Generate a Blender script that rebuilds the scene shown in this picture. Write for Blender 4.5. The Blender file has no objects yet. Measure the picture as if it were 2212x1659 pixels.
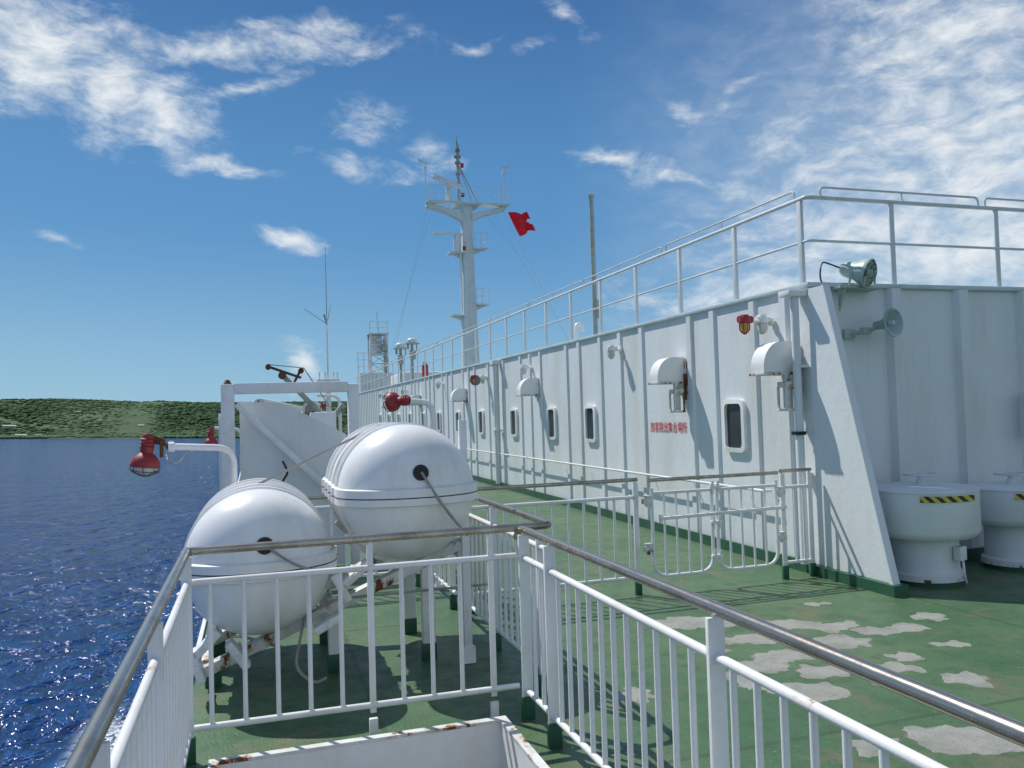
import bpy, bmesh, math, random
import numpy as np
from mathutils import Vector, Matrix, noise
random.seed(7)
V = Vector
scene = bpy.context.scene
col = scene.collection
SHIP = []
ORG = {}
# ------------------------------------------------------------------ materials
def nt(m):
    m.use_nodes = True
    t = m.node_tree
    t.nodes.clear()
    return t
def N(t, kind, **kw):
    n = t.nodes.new(kind)
    for k, v in kw.items():
        setattr(n, k, v)
    return n
def L(t, a, b): t.links.new(a, b)
def mixc(t, fac, a, b, mode='MIX'):
    n = t.nodes.new('ShaderNodeMix'); n.data_type = 'RGBA'; n.blend_type = mode
    for idx, v in ((0, fac), (6, a), (7, b)):
        if hasattr(v, 'links'): L(t, v, n.inputs[idx])
        else: n.inputs[idx].default_value = v if idx == 0 else (*v, 1) if len(v) == 3 else v
    return n.outputs[2]
def math_(t, op, a, b=None, c=None, clamp=False):
    n = t.nodes.new('ShaderNodeMath'); n.operation = op; n.use_clamp = clamp
    for i, v in enumerate((a, b, c)):
        if v is None: continue
        if hasattr(v, 'links'): L(t, v, n.inputs[i])
        else: n.inputs[i].default_value = v
    return n.outputs[0]
def ramp(t, v, lo, hi, a=0.0, b=1.0, smooth=True):
    n = t.nodes.new('ShaderNodeMapRange'); n.interpolation_type = 'SMOOTHSTEP' if smooth else 'LINEAR'
    L(t, v, n.inputs[0]); n.inputs[1].default_value = lo; n.inputs[2].default_value = hi
    n.inputs[3].default_value = a; n.inputs[4].default_value = b
    return n.outputs[0]
def noisef(t, vec, scale, detail=4, rough=.55, dist=0.0):
    n = N(t, 'ShaderNodeTexNoise'); n.inputs['Scale'].default_value = scale
    n.inputs['Detail'].default_value = detail; n.inputs['Roughness'].default_value = rough
    n.inputs['Distortion'].default_value = dist
    L(t, vec, n.inputs['Vector']); return n
def mapping(t, vec, loc=(0,0,0), rot=(0,0,0), sc=(1,1,1), typ='POINT'):
    n = t.nodes.new('ShaderNodeMapping'); n.vector_type = typ
    L(t, vec, n.inputs[0]); n.inputs[1].default_value = loc; n.inputs[2].default_value = rot; n.inputs[3].default_value = sc
    return n.outputs[0]
def paint(name, c, rough=.45, metal=0.0, grime=.25, rust=0.0, bump=.05, gs=2.5, streak=False, rs=7.0):
    m = bpy.data.materials.new(name); t = nt(m)
    out = N(t, 'ShaderNodeOutputMaterial'); b = N(t, 'ShaderNodeBsdfPrincipled')
    L(t, b.outputs[0], out.inputs[0])
    tc = N(t, 'ShaderNodeTexCoord').outputs['Object']
    v = mapping(t, tc, sc=(1, 1, .25 if streak else 1))
    n1 = noisef(t, v, gs, 5, .65).outputs[0]
    n2 = noisef(t, v, gs * 9, 3, .6).outputs[0]
    g = ramp(t, n1, .42, .72)
    dark = tuple(x * (1 - grime) * k for x, k in zip(c, (1.0, .98, .92)))
    col_ = mixc(t, g, c, dark)
    col_ = mixc(t, ramp(t, n2, .55, .8, 0, .35 * min(1, grime * 2)), col_, tuple(x * .6 for x in c))
    if streak:
        n4 = noisef(t, mapping(t, tc, sc=(1, 1, .06)), 9, 4, .7).outputs[0]
        s_ = N(t, 'ShaderNodeSeparateXYZ'); L(t, tc, s_.inputs[0])
        col_ = mixc(t, math_(t, 'MULTIPLY', ramp(t, n4, .55, .75, 0, .5), ramp(t, s_.outputs[2], 0.0, 2.9, .25, 1)), col_, tuple(x * k for x, k in zip(c, (.70, .67, .58))))
    if rust > 0:
        vr = mapping(t, tc, loc=(3.1, 7.7, 1.3), sc=(1, 1, .45))
        n3 = noisef(t, vr, rs, 7, .7).outputs[0]
        th = .74 - rust * .2
        rm = ramp(t, n3, th, th + .05)
        halo = ramp(t, n3, th - .06, th + .02, 0, .45)
        col_ = mixc(t, halo, col_, (.42, .27, .14))
        col_ = mixc(t, rm, col_, (.16, .055, .018))
        L(t, ramp(t, rm, 0, 1, rough, .85), b.inputs['Roughness'])
    else:
        L(t, ramp(t, n1, .3, .8, rough * .85, min(1, rough * 1.3)), b.inputs['Roughness'])
    L(t, col_, b.inputs['Base Color']); b.inputs['Metallic'].default_value = metal
    if bump > 0:
        bp = N(t, 'ShaderNodeBump'); bp.inputs['Strength'].default_value = bump; bp.inputs['Distance'].default_value = .02
        L(t, noisef(t, tc, 14, 3).outputs[0], bp.inputs['Height']); L(t, bp.outputs[0], b.inputs['Normal'])
    return m
M_WHITE = paint('white_paint', (.80, .80, .79), .4, grime=.12, rust=.12)
M_RAIL = paint('white_rail_paint', (.81, .81, .81), .38, grime=.16, rust=.42, rs=5)
M_WALL = paint('white_wall_paint', (.70, .735, .755), .5, grime=.11, rust=.03, streak=True, gs=1.6, bump=.15)
M_RUSTY = paint('rusty_white_paint', (.74, .74, .72), .5, grime=.25, rust=.92, rs=6)
M_RAFT = paint('raft_fibreglass', (.82, .82, .81), .36, grime=.16, rust=0, bump=.04, streak=True)
M_STEEL = paint('worn_steel', (.47, .42, .36), .27, metal=.9, grime=.4, rust=0, gs=5, bump=.06)
M_GREEN = paint('green_deck_paint', (.022, .10, .055), .5, grime=.3, rust=.1)
M_MAST = paint('pale_mast_paint', (.55, .64, .66), .45, grime=.12, rust=.1)
M_PALE = paint('pale_grey_paint', (.62, .66, .68), .45, grime=.15, rust=.1)
M_GREYPOLE = paint('weathered_pole_paint', (.33, .37, .33), .6, grime=.4, rust=.5)
M_RED = paint('red_paint', (.36, .03, .035), .5, grime=.4, rust=.15)
M_TXT = paint('red_lettering', (.60, .03, .04), .5, grime=.1)
M_BLACK = paint('black_rubber', (.015, .015, .017), .5, grime=.2)
M_RUST = paint('rusted_steel', (.15, .06, .025), .85, grime=.5, bump=.4)
M_ROPE = paint('grey_rope', (.36, .35, .32), .9, grime=.3)
M_GLASS = paint('dark_window_glass', (.035, .05, .055), .08, grime=.1, bump=0)
M_LAMPGLASS = paint('lamp_glass', (.62, .66, .62), .12, grime=.1, bump=0)
M_LENS = paint('floodlight_lens', (.20, .22, .18), .12, grime=.3, bump=.1, gs=20)
M_HORN = paint('horn_inner_paint', (.36, .46, .50), .4, grime=.2)
M_AMBER = paint('amber_lamp_glass', (.6, .33, .1), .12, grime=.1, bump=0)
M_FLOOD = paint('mint_floodlight_paint', (.44, .56, .50), .45, grime=.3, rust=.35)
M_FLAG = paint('red_flag_cloth', (.72, .01, .02), .8, grime=.1, bump=0)
M_HULL = paint('hull_paint', (.7, .73, .74), .4, grime=.1, rust=.1, gs=.3)
M_HOUSE = paint('house_render', (.42, .42, .38), .8, grime=.2, gs=.2)
M_ROOF = paint('house_roof', (.20, .19, .18), .8, grime=.3, gs=.2)
def stripes():
    m = bpy.data.materials.new('warning_stripes'); t = nt(m)
    out = N(t, 'ShaderNodeOutputMaterial'); b = N(t, 'ShaderNodeBsdfPrincipled'); L(t, b.outputs[0], out.inputs[0])
    tc = N(t, 'ShaderNodeTexCoord').outputs['Object']
    s = N(t, 'ShaderNodeSeparateXYZ'); L(t, tc, s.inputs[0])
    hx = math_(t, 'SUBTRACT', math_(t, 'MULTIPLY', s.outputs[0], .72), math_(t, 'MULTIPLY', s.outputs[1], .69))
    k = math_(t, 'FRACT', math_(t, 'MULTIPLY', math_(t, 'ADD', hx, s.outputs[2]), 11.0))
    c = mixc(t, math_(t, 'GREATER_THAN', k, .5), (.62, .48, .04), (.02, .02, .02))
    L(t, mixc(t, ramp(t, noisef(t, tc, 30, 5).outputs[0], .6, .7), c, (.4, .42, .38)), b.inputs['Base Color'])
    b.inputs['Roughness'].default_value = .5
    return m
M_STRIPE = stripes()
def deckmat():
    m = bpy.data.materials.new('deck_green_paint'); t = nt(m)
    out = N(t, 'ShaderNodeOutputMaterial'); b = N(t, 'ShaderNodeBsdfPrincipled'); L(t, b.outputs[0], out.inputs[0])
    tc = N(t, 'ShaderNodeTexCoord').outputs['Object']
    n1 = noisef(t, tc, .9, 6, .65).outputs[0]; n2 = noisef(t, tc, 5, 5, .7).outputs[0]; n3 = noisef(t, tc, 60, 2).outputs[0]
    c = mixc(t, ramp(t, n1, .35, .68), (.054, .128, .058), (.100, .168, .080))
    c = mixc(t, ramp(t, n2, .46, .68, 0, .75), c, (.042, .088, .044))
    c = mixc(t, ramp(t, noisef(t, tc, 1.7, 7, .75).outputs[0], .52, .66, 0, .65), c, (.16, .145, .085))
    c = mixc(t, ramp(t, noisef(t, tc, 22, 5, .75).outputs[0], .60, .67, 0, .65), c, (.18, .21, .16))
    c = mixc(t, ramp(t, noisef(t, tc, 45, 3, .75).outputs[0], .65, .70, 0, .6), c, (.05, .05, .035))
    s = N(t, 'ShaderNodeSeparateXYZ'); L(t, tc, s.inputs[0])
    for o_, sp_, of_ in ((0, 2.4, .55), (1, 3.1, 1.05)):
        fr_ = math_(t, 'ABSOLUTE', math_(t, 'SUBTRACT', math_(t, 'FRACT', math_(t, 'DIVIDE', math_(t, 'ADD', s.outputs[o_], of_), sp_)), .5))
        sm = ramp(t, fr_, .012 / sp_, .022 / sp_, .6, 0)
        c = mixc(t, sm, c, (.045, .075, .035))
    dn = noisef(t, tc, 14, 4, .6)
    off = N(t, 'ShaderNodeVectorMath', operation='SUBTRACT'); L(t, dn.outputs['Color'], off.inputs[0]); off.inputs[1].default_value = (.5, .5, .5)
    off2 = N(t, 'ShaderNodeVectorMath', operation='SCALE'); L(t, off.outputs[0], off2.inputs[0]); off2.inputs['Scale'].default_value = .05
    ad = N(t, 'ShaderNodeVectorMath', operation='ADD'); L(t, tc, ad.inputs[0]); L(t, off2.outputs[0], ad.inputs[1])
    vor = N(t, 'ShaderNodeTexVoronoi'); vor.voronoi_dimensions = '2D'; vor.inputs['Scale'].default_value = 12; L(t, ad.outputs[0], vor.inputs['Vector'])
    ad2 = N(t, 'ShaderNodeMix'); ad2.data_type = 'VECTOR'; ad2.inputs[0].default_value = .15
    L(t, vor.outputs['Position'], ad2.inputs[4]); L(t, ad.outputs[0], ad2.inputs[5])
    sn = N(t, 'ShaderNodeSeparateXYZ'); L(t, ad2.outputs[1], sn.inputs[0])
    cn_ = N(t, 'ShaderNodeCombineXYZ'); L(t, sn.outputs[0], cn_.inputs[0]); L(t, sn.outputs[1], cn_.inputs[1])
    P = [(3.26,5.82,.26,.14),(3.95,5.46,.27,.10),(4.24,5.26,.19,.10),(3.45,5.2,.18,.10),(3.96,4.92,.22,.12),(3.41,4.79,.22,.10),
         (3.14,4.16,.22,.13),(3.45,4.42,.18,.10),(4.42,5.04,.14,.08),(4.70,5.02,.14,.09),(5.08,5.2,.13,.09),(3.90,4.32,.15,.09),
         (4.16,4.46,.12,.08),(4.16,3.97,.16,.09),(3.42,3.29,.30,.15),(3.16,4.68,.17,.11),(2.16,4.51,.11,.09),(2.93,3.4,.13,.08),
         (4.55,5.9,.11,.06),(3.60,5.66,.16,.07),(2.90,4.45,.09,.15),(3.70,5.08,.12,.07),(3.72,4.12,.11,.07),(3.05,5.1,.11,.06),(4.65,4.55,.10,.06)]
    cur = None
    for (x, y, rx, ry) in P:
        mv = mapping(t, cn_.outputs[0], loc=(x, y, 0), rot=(0, 0, random.uniform(-.5, .3)), sc=(rx * 1.08, ry * 1.22, 1), typ='TEXTURE')
        ln = N(t, 'ShaderNodeVectorMath', operation='LENGTH'); L(t, mv, ln.inputs[0])
        cur = ln.outputs['Value'] if cur is None else math_(t, 'MINIMUM', cur, ln.outputs['Value'])
    pm = ramp(t, cur, .985, 1.01, 1, 0)
    rim = ramp(t, cur, .82, .98, 0, 1)
    pc = mixc(t, ramp(t, n2, .35, .7), (.31, .31, .28), (.22, .23, .20))
    pc = mixc(t, math_(t, 'MULTIPLY', rim, .3), pc, (.15, .14, .10))
    pc = mixc(t, ramp(t, n3, .55, .7, 0, .4), pc, (.13, .16, .11))
    c = mixc(t, pm, c, pc)
    L(t, c, b.inputs['Base Color'])
    L(t, math_(t, 'ADD', ramp(t, n2, .3, .7, .34, .56), math_(t, 'MULTIPLY', pm, .3)), b.inputs['Roughness'])
    bp = N(t, 'ShaderNodeBump'); bp.inputs['Strength'].default_value = .4; bp.inputs['Distance'].default_value = .01
    L(t, math_(t, 'SUBTRACT', math_(t, 'ADD', n3, n2), pm), bp.inputs['Height']); L(t, bp.outputs[0], b.inputs['Normal'])
    return m
M_DECK = deckmat()
# ------------------------------------------------------------------ builders
def fillet(pts, r, n=6):
    pts = [V(p) for p in pts]
    if r <= 0 or len(pts) < 3: return pts
    res = [pts[0]]
    for i in range(1, len(pts) - 1):
        p, a, c = pts[i], pts[i-1], pts[i+1]
        ra = min(r, (a - p).length * .48); rc = min(r, (c - p).length * .48)
        s = p + (a - p).normalized() * ra; e = p + (c - p).normalized() * rc
        for k in range(n + 1):
            u = k / n
            res.append(s * (1-u)**2 + p * 2*u*(1-u) + e * u*u)
    res.append(pts[-1]); return res
class B:
    def __init__(s): s.bm = bmesh.new()
    def box(s, c, size, rot=None, bev=0.0):
        m = Matrix.Translation(V(c)) @ (rot.to_4x4() if rot is not None else Matrix.Identity(4)) @ Matrix.Diagonal((*size, 1))
        r = bmesh.ops.create_cube(s.bm, size=1, matrix=m)
        if bev > 0:
            es = list({e for v in r['verts'] for e in v.link_edges})
            bmesh.ops.bevel(s.bm, geom=es, offset=bev, segments=2, affect='EDGES', profile=.5)
        return s
    def bar(s, p0, p1, w, h, up=(0,0,1)):
        p0, p1 = V(p0), V(p1); d = p1 - p0; z = d.normalized(); u = V(up)
        if abs(z.dot(u)) > .98: u = V((0,1,0)) if abs(z.y) < .9 else V((1,0,0))
        x = u.cross(z).normalized(); y = z.cross(x)
        R = Matrix((x, y, z)).transposed()
        return s.box((p0 + p1) / 2, (w, h, d.length), R, min(w, h) * .12)
    def cyl(s, p0, p1, r, r2=None, seg=14):
        p0, p1 = V(p0), V(p1); d = p1 - p0
        q = V((0,0,1)).rotation_difference(d.normalized()).to_matrix().to_4x4()
        bmesh.ops.create_cone(s.bm, cap_ends=True, segments=seg, radius1=r, radius2=r if r2 is None else r2, depth=d.length,
                              matrix=Matrix.Translation((p0 + p1) / 2) @ q)
        return s
    def tube(s, pts, r, seg=10, fil=0.0):
        pts = fillet(pts, fil); rings = []; n = len(pts); up = None
        for i, p in enumerate(pts):
            tg = ((pts[min(i+1, n-1)] - p).normalized() + (p - pts[max(i-1, 0)]).normalized()).normalized()
            if up is None: up = V((0,0,1)) if abs(tg.z) < .9 else V((0,1,0))
            x = up.cross(tg).normalized(); y = tg.cross(x).normalized(); up = y
            rings.append([s.bm.verts.new(p + x * math.cos(2*math.pi*k/seg) * r + y * math.sin(2*math.pi*k/seg) * r) for k in range(seg)])
        for a, b in zip(rings, rings[1:]):
            for k in range(seg): s.bm.faces.new((a[k], a[(k+1) % seg], b[(k+1) % seg], b[k]))
        s.bm.faces.new(rings[0][::-1]); s.bm.faces.new(rings[-1])
        return s
    def prism(s, poly, vec):
        a = [s.bm.verts.new(V(p)) for p in poly]; b = [s.bm.verts.new(V(p) + V(vec)) for p in poly]; n = len(a)
        s.bm.faces.new(a[::-1]); s.bm.faces.new(b)
        for k in range(n): s.bm.faces.new((a[k], a[(k+1) % n], b[(k+1) % n], b[k]))
        return s
    def lathe(s, prof, p, axis=(0,0,1), seg=32, a0=0, a1=2*math.pi):
        q = V((0,0,1)).rotation_difference(V(axis).normalized()).to_matrix(); p = V(p)
        full = abs(a1 - a0 - 2*math.pi) < 1e-6; cnt = seg if full else seg + 1
        rings = []
        for r, h in prof:
            if r < 1e-6: rings.append([s.bm.verts.new(p + q @ V((0, 0, h)))])
            else: rings.append([s.bm.verts.new(p + q @ V((r*math.cos(a0 + (a1-a0)*k/seg), r*math.sin(a0 + (a1-a0)*k/seg), h))) for k in range(cnt)])
        for a, b in zip(rings, rings[1:]):
            for k in range(seg):
                k2 = (k + 1) % cnt if full else k + 1
                if len(a) == 1 and len(b) == 1: continue
                if len(a) == 1: s.bm.faces.new((a[0], b[k2], b[k]))
                elif len(b) == 1: s.bm.faces.new((a[k], a[k2], b[0]))
                else: s.bm.faces.new((a[k], a[k2], b[k2], b[k]))
        return s
    def mesh(s, name, mat, off=(0,0,0)):
        bmesh.ops.translate(s.bm, verts=s.bm.verts, vec=-V(off))
        bmesh.ops.recalc_face_normals(s.bm, faces=s.bm.faces)
        me = bpy.data.meshes.new(name); s.bm.to_mesh(me); s.bm.free()
        for p in me.polygons: p.use_smooth = True
        me.set_sharp_from_angle(angle=math.radians(38))
        me.materials.append(mat); return me
def thing(name, loc, label, cat, group=None):
    o = bpy.data.objects.new(name, None); o.empty_display_size = .1; o.location = loc; col.objects.link(o)
    o['label'] = label; o['category'] = cat
    if group: o['group'] = group
    ORG[o] = V(loc); SHIP.append(o); return o
def part(name, b, mat, parent, label=None, org=None):
    pl = ORG[parent]; org = pl if org is None else V(org)
    o = bpy.data.objects.new(name, b.mesh(name, mat, org)); col.objects.link(o)
    o.parent = parent; o.location = org - pl; ORG[o] = org
    if label: o['label'] = label
    return o
def inst(src, parent, loc):
    o = src.copy(); col.objects.link(o); o.parent = parent; o.location = V(loc) - ORG[parent]; ORG[o] = V(loc)
    return o
def top(name, b, mat, loc, label, cat=None, group=None, kind=None):
    o = bpy.data.objects.new(name, b.mesh(name, mat, loc)); col.objects.link(o); o.location = loc; ORG[o] = V(loc)
    o['label'] = label
    if cat: o['category'] = cat
    if group: o['group'] = group
    if kind: o['kind'] = kind
    SHIP.append(o); return o

# ================================================================== SHIP (ship frame: x across, y ahead, z up, deck z=0)
b = B()
xs = [-.42, -.2, 1.2, 27]; ys = [-10, 1.3, 4.1, 66]
vv = [[b.bm.verts.new((x, y, 0)) for y in ys] for x in xs]
for i in range(3):
    for j in range(3):
        if (i, j) != (1, 1): b.bm.faces.new((vv[i][j], vv[i+1][j], vv[i+1][j+1], vv[i][j+1]))
deck = top('deck', b, M_DECK, (0, 0, 0), 'green painted steel ship deck with grey bare patches', kind='structure')
b = B()
outer = [(-.45,-10),(-.45,52),(2,66),(8,80),(13,86),(18,80),(24,66),(27,52),(27,-10)]
tp = [b.bm.verts.new((x, y, -.015)) for x, y in outer]; lo = [b.bm.verts.new((x, y, -14)) for x, y in outer]
n = len(outer)
for k in range(n): b.bm.faces.new((tp[k], tp[(k+1) % n], lo[(k+1) % n], lo[k]))
top('ship_hull', b, M_HULL, (0, 0, -14), 'white steel hull side of the ferry down to the sea', kind='structure')
b = B(); b.box((-.43, 28, -.05), (.03, 76, .16)); top('deck_edge', b, M_RAIL, (-.43, 28, -.13), 'white rusty deck edge plate', kind='structure')

# stair hatch
h = thing('stair_hatch', (.5, 2.7, 0), 'white stairwell coaming with rust streaks let into the green deck', 'stairwell')
b = B(); T = .025
b.box((.5, 4.1, -1.0), (1.4 + T, T, 2.24)); b.box((.5, 1.3, -1.0), (1.4 + T, T, 2.24))
b.box((-.2, 2.7, -1.0), (T, 2.8 - T, 2.24)); b.box((1.2, 2.7, -1.0), (T, 2.8 - T, 2.24))
part('coaming', b, M_WHITE, h)
b = B()
b.prism([(-.23, 1.3, .122), (-.23, 4.13, .122), (1.23, 4.13, .122), (1.23, 1.3, .122), (1.185, 1.3, .122), (1.185, 4.085, .122), (-.185, 4.085, .122), (-.185, 1.3, .122)], (0, 0, .014))
part('coaming_rim', b, M_RUSTY, h, 'rusty top rim of the coaming')
for k in range(9):
    b = B(); b.box((.5, 3.9 - k * .27, -.3 - k * .22), (1.3, .26, .03)); part('stair_tread', b, M_GREEN, h)
b = B(); b.box((.5, 2.7, -2.3), (2.0, 3.4, .03)); part('stair_landing', b, M_DECK, h)

# ---------------- railings
def railing(name, p0, p1, label, posts, bal_step=.13, hand_z=1.06, sub_z=.90, bot_z=.16, handmat=M_STEEL, group='white deck railings',
            handpts=None, pd=(.05, .02), base=0.0, hr=.022, foot_mat=M_GREEN, foot_h=.13, br=.0125):
    p0, p1 = V((*p0, base)), V((*p1, base)); d = (p1 - p0); ln = d.length; u = d.normalized()
    o = thing(name, p0, label, 'railing', group)
    if handpts is None: handpts = [p0 + V((0,0,hand_z)), p1 + V((0,0,hand_z))]
    b = B(); b.tube(handpts, hr, 16, .09); part('handrail', b, handmat, o)
    b = B(); b.tube([p0 + V((0,0,sub_z)), p1 + V((0,0,sub_z))], .017, 10); part('upper_bar', b, M_RAIL, o)
    b = B(); b.tube([p0 + V((0,0,bot_z)), p1 + V((0,0,bot_z))], .017, 10); part('lower_bar', b, M_RAIL, o)
    src = None
    for s_ in posts:
        q = p0 + u * s_
        if src is None:
            b = B()
            b.box(q + V((0,0,(hand_z-.03)/2 + .06)), (pd[0], pd[1], hand_z - .15), None, .003)
            b.cyl(q + V((0,0,hand_z - .07)), q + V((0,0,hand_z - .01)), .011, seg=8)
            src = part('post', b, M_RAIL, o, org=q)
            b = B(); b.box(q + V((0,0,foot_h/2)), (pd[0] + .012, pd[1] + .012, foot_h), None, .003)
            foot = part('post_foot', b, foot_mat, o, 'painted post foot', org=q)
        else: inst(src, o, q); inst(foot, o, q)
    src = None; k = 0; s_ = bal_step * .6
    while s_ < ln - .03 and k < 100:
        if all(abs(s_ - q) > .05 for q in posts):
            q = p0 + u * s_
            if src is None:
                b = B(); b.cyl(q + V((0,0,bot_z)), q + V((0,0,sub_z)), br, seg=10); src = part('baluster', b, M_RAIL, o, org=q)
            else: inst(src, o, q)
            k += 1
        s_ += bal_step
    return o
railing('railing', (1.44, 4.44), (1.44, -1.0), 'white barred railing with brown steel handrail beside the green deck', [.06, .48, 2.06, 3.6, 5.1], pd=(.062, .02),
        handpts=[V((1.43, 4.47, 1.0)), V((1.44, 4.44, 1.055)), V((1.44, 4.3, 1.06)), V((1.44, -1.0, 1.06))], hr=.023)
railing('railing', (-.34, -1.0), (-.34, 4.5), 'white barred railing along the ship edge above the sea', [.3, 1.6, 3.0, 4.1, 5.46], bal_step=.115, pd=(.05, .02), hr=.023)
railing('railing', (-.33, 4.5), (1.42, 4.47), 'white barred railing across the stairwell before the life rafts', [.92, 1.60],
        bal_step=.165, pd=(.034, .016), foot_mat=M_RAIL, foot_h=.09, handpts=[V((-.34, 4.44, 1.06)), V((-.33, 4.5, 1.06)), V((1.64, 4.46, 1.06)), V((1.65, 4.62, 1.06))])
railing('railing', (1.65, 4.6), (1.65, 6.8), 'white barred railing separating life rafts from the walkway', [.1, 1.1, 2.1])
railing('railing', (1.65, 6.95), (1.65, 22), 'long white railing dividing boat stations from the walkway', [.1 + 1.5*k for k in range(10)], bal_step=.16, handmat=M_RAIL)
railing('railing', (1.70, 6.85), (3.38, 6.85), 'white barred railing across the walkway beside the gate', [.06, 1.66], bal_step=.15, hr=.018)
railing('railing', (4.94, 6.85), (5.30, 6.85), 'short white railing between gate and deckhouse wall', [.02, .34], bal_step=.1, hr=.018)
def gate(x0, x1, hinge_left):
    o = thing('gate', (x0, 6.8, 0), 'white tubular gate leaf with rounded lower corners across the walkway', 'gate', 'walkway gate leaves')
    b = B(); y = 6.80
    b.tube([(x0, y, .98), (x0, y, .16), (x1, y, .16), (x1, y, .98)], .017, 8, .16)
    b.tube([(x0, y, .93), (x1, y, .93)], .016, 8); part('gate_frame', b, M_RAIL, o)
    b = B(); b.tube([(x0 - .02, y + .01, 1.05), (x1 + .03, y + .01, 1.05)], .018, 10); part('handrail', b, M_STEEL, o)
    nb = 4; src = None
    for k in range(1, nb + 1):
        q = V((x0 + (x1 - x0) * k / (nb + 1), y, .16))
        if src is None:
            b = B(); b.cyl(q, q + V((0,0,.77)), .011, seg=8); src = part('baluster', b, M_RAIL, o, org=q)
        else: inst(src, o, q)
    hx = x0 - .05 if hinge_left else x1 + .05
    for z in (.42, .86):
        b = B(); b.box((hx, y, z), (.09, .05, .05), None, .006); b.cyl((hx, y, z - .05), (hx, y, z + .05), .02, seg=10)
        b.box((hx, y, z+.045), (.06, .04, .018), None, .003)
        part('hinge', b, M_RUSTY, o, 'rust-stained hinge')
    lx = x1 if hinge_left else x0
    for z in (.30, .62, .95):
        b = B(); b.cyl((lx, y - .03, z - .06), (lx, y - .03, z + .06), .011, seg=8); b.box((lx, y - .02, z), (.06, .03, .03), None, .004)
        part('latch', b, M_RAIL, o)
    return o
gate(3.50, 4.13, True); gate(4.19, 4.85, False)
b = B(); b.bar((3.55, 6.74, .70), (4.92, 6.74, .72), .03, .03); b.box((3.56, 6.76, .70), (.03, .04, .08)); b.box((4.9, 6.78, .72), (.03, .06, .08))
top('gate_locking_bar', b, M_RAIL, (3.55, 6.74, .7), 'white steel locking bar laid across both gate leaves', 'bar')

# ---------------- deckhouse
dh = thing('deckhouse', (5.4, 6.9, 0), 'long white corrugated steel deckhouse with small portholes', 'deckhouse')
WZ = 2.90
wins = [8.28, 12.55, 14.4, 16.75, 19.4, 21.8, 24.2, 26.6, 29, 31.4, 33.8, 36.2]
ridges = [7.30, 7.86, 8.70, 9.25, 10.62, 11.35, 12.1, 13.0, 13.6]
y = 15.0
while y < 46:
    if all(abs(y - w) > .32 for w in wins): ridges.append(y)
    y += .62
prof = [(5.4, 6.9)]
for r in ridges: prof += [(5.4, r - .075), (5.37, r - .05), (5.37, r + .05), (5.4, r + .075)]
prof.append((5.4, 46))
b = B()
lo = [b.bm.verts.new((x, y, 0)) for x, y in prof]; hi = [b.bm.verts.new((x, y, WZ)) for x, y in prof]
for k in range(len(prof) - 1): b.bm.faces.new((lo[k], lo[k+1], hi[k+1], hi[k]))
part('side_wall', b, M_WALL, dh)
prof = [(5.4, 6.9)]
xx = 6.45
while xx < 20: prof += [(xx - .10, 6.9), (xx - .06, 6.83), (xx + .06, 6.83), (xx + .10, 6.9)]; xx += .9
prof.append((20, 6.9))
b = B()
lo = [b.bm.verts.new((x, y, 0)) for x, y in prof]; hi = [b.bm.verts.new((x, y, WZ)) for x, y in prof]
for k in range(len(prof) - 1): b.bm.faces.new((lo[k], lo[k+1], hi[k+1], hi[k]))
part('end_wall', b, M_WALL, dh)
b = B(); b.box((12.7, 26.45, WZ + .025), (14.68, 39.2, .05), None, .01); part('roof', b, M_MAST, dh)
b = B(); b.box((12.7, 46.02, 1.45), (14.6, .04, 2.88)); part('far_wall', b, M_WALL, dh)
b = B(); b.box((20.02, 26.45, 1.45), (.04, 39.0, 2.88)); part('far_wall', b, M_WALL, dh)
b = B(); b.prism([(5.40, 6.86, 0.03), (5.40, 5.84, .03), (5.40, 5.88, .12), (5.40, 6.62, WZ - .02), (5.40, 6.86, WZ - .02)], (-.03, 0, 0))
b.prism([(5.42, 5.82, 0.03), (5.42, 5.86, .13), (5.42, 6.60, WZ - .02), (5.42, 6.63, WZ - .02), (5.42, 5.89, .1), (5.42, 5.85, .03)], (-.08, 0, 0))
part('buttress', b, M_WALL, dh, 'tapering steel buttress plate at the corner')
b = B(); b.box((5.335, 26.5, .06), (.03, 39, .12)); b.box((5.385, 6.35, .05), (.16, 1.1, .10)); b.box((12.8, 6.80, .06), (14.4, .03, .12))
part('kick_strip', b, M_GREEN, dh, 'dark green painted band along the base')
def rr(w_, h_, r, n=6):
    pts = []
    for cx, cz, a in ((w_/2 - r, h_/2 - r, 0), (-w_/2 + r, h_/2 - r, 90), (-w_/2 + r, -h_/2 + r, 180), (w_/2 - r, -h_/2 + r, 270)):
        for k in range(n + 1):
            an = math.radians(a + 90 * k / n); pts.append((cx + r * math.cos(an), cz + r * math.sin(an)))
    return pts
for i, w in enumerate(wins):
    if i == 0:
        o_, i_ = rr(.44, .62, .085), rr(.34, .52, .06); q = V((5.4, w, 1.48)); b = B(); n = len(o_)
        R = {}
        for nm, pl, xo in (('ob', o_, 0), ('of', o_, -.045), ('if', i_, -.05), ('ib', i_, -.012)):
            R[nm] = [b.bm.verts.new(q + V((xo, p[0], p[1]))) for p in pl]
        for a_, c_ in (('ob', 'of'), ('of', 'if'), ('if', 'ib')):
            for k in range(n): b.bm.faces.new((R[a_][k], R[a_][(k+1) % n], R[c_][(k+1) % n], R[c_][k]))
        wsrc = part('window', b, M_RAIL, dh, org=q)
        b = B(); b.bm.faces.new([b.bm.verts.new(q + V((-.014, p[0], p[1]))) for p in i_])
        psrc = part('window_pane', b, M_GLASS, wsrc, org=q)
    else:
        wn = inst(wsrc, dh, (5.4, w, 1.48))
        pn = psrc.copy(); col.objects.link(pn); pn.parent = wn
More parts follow.
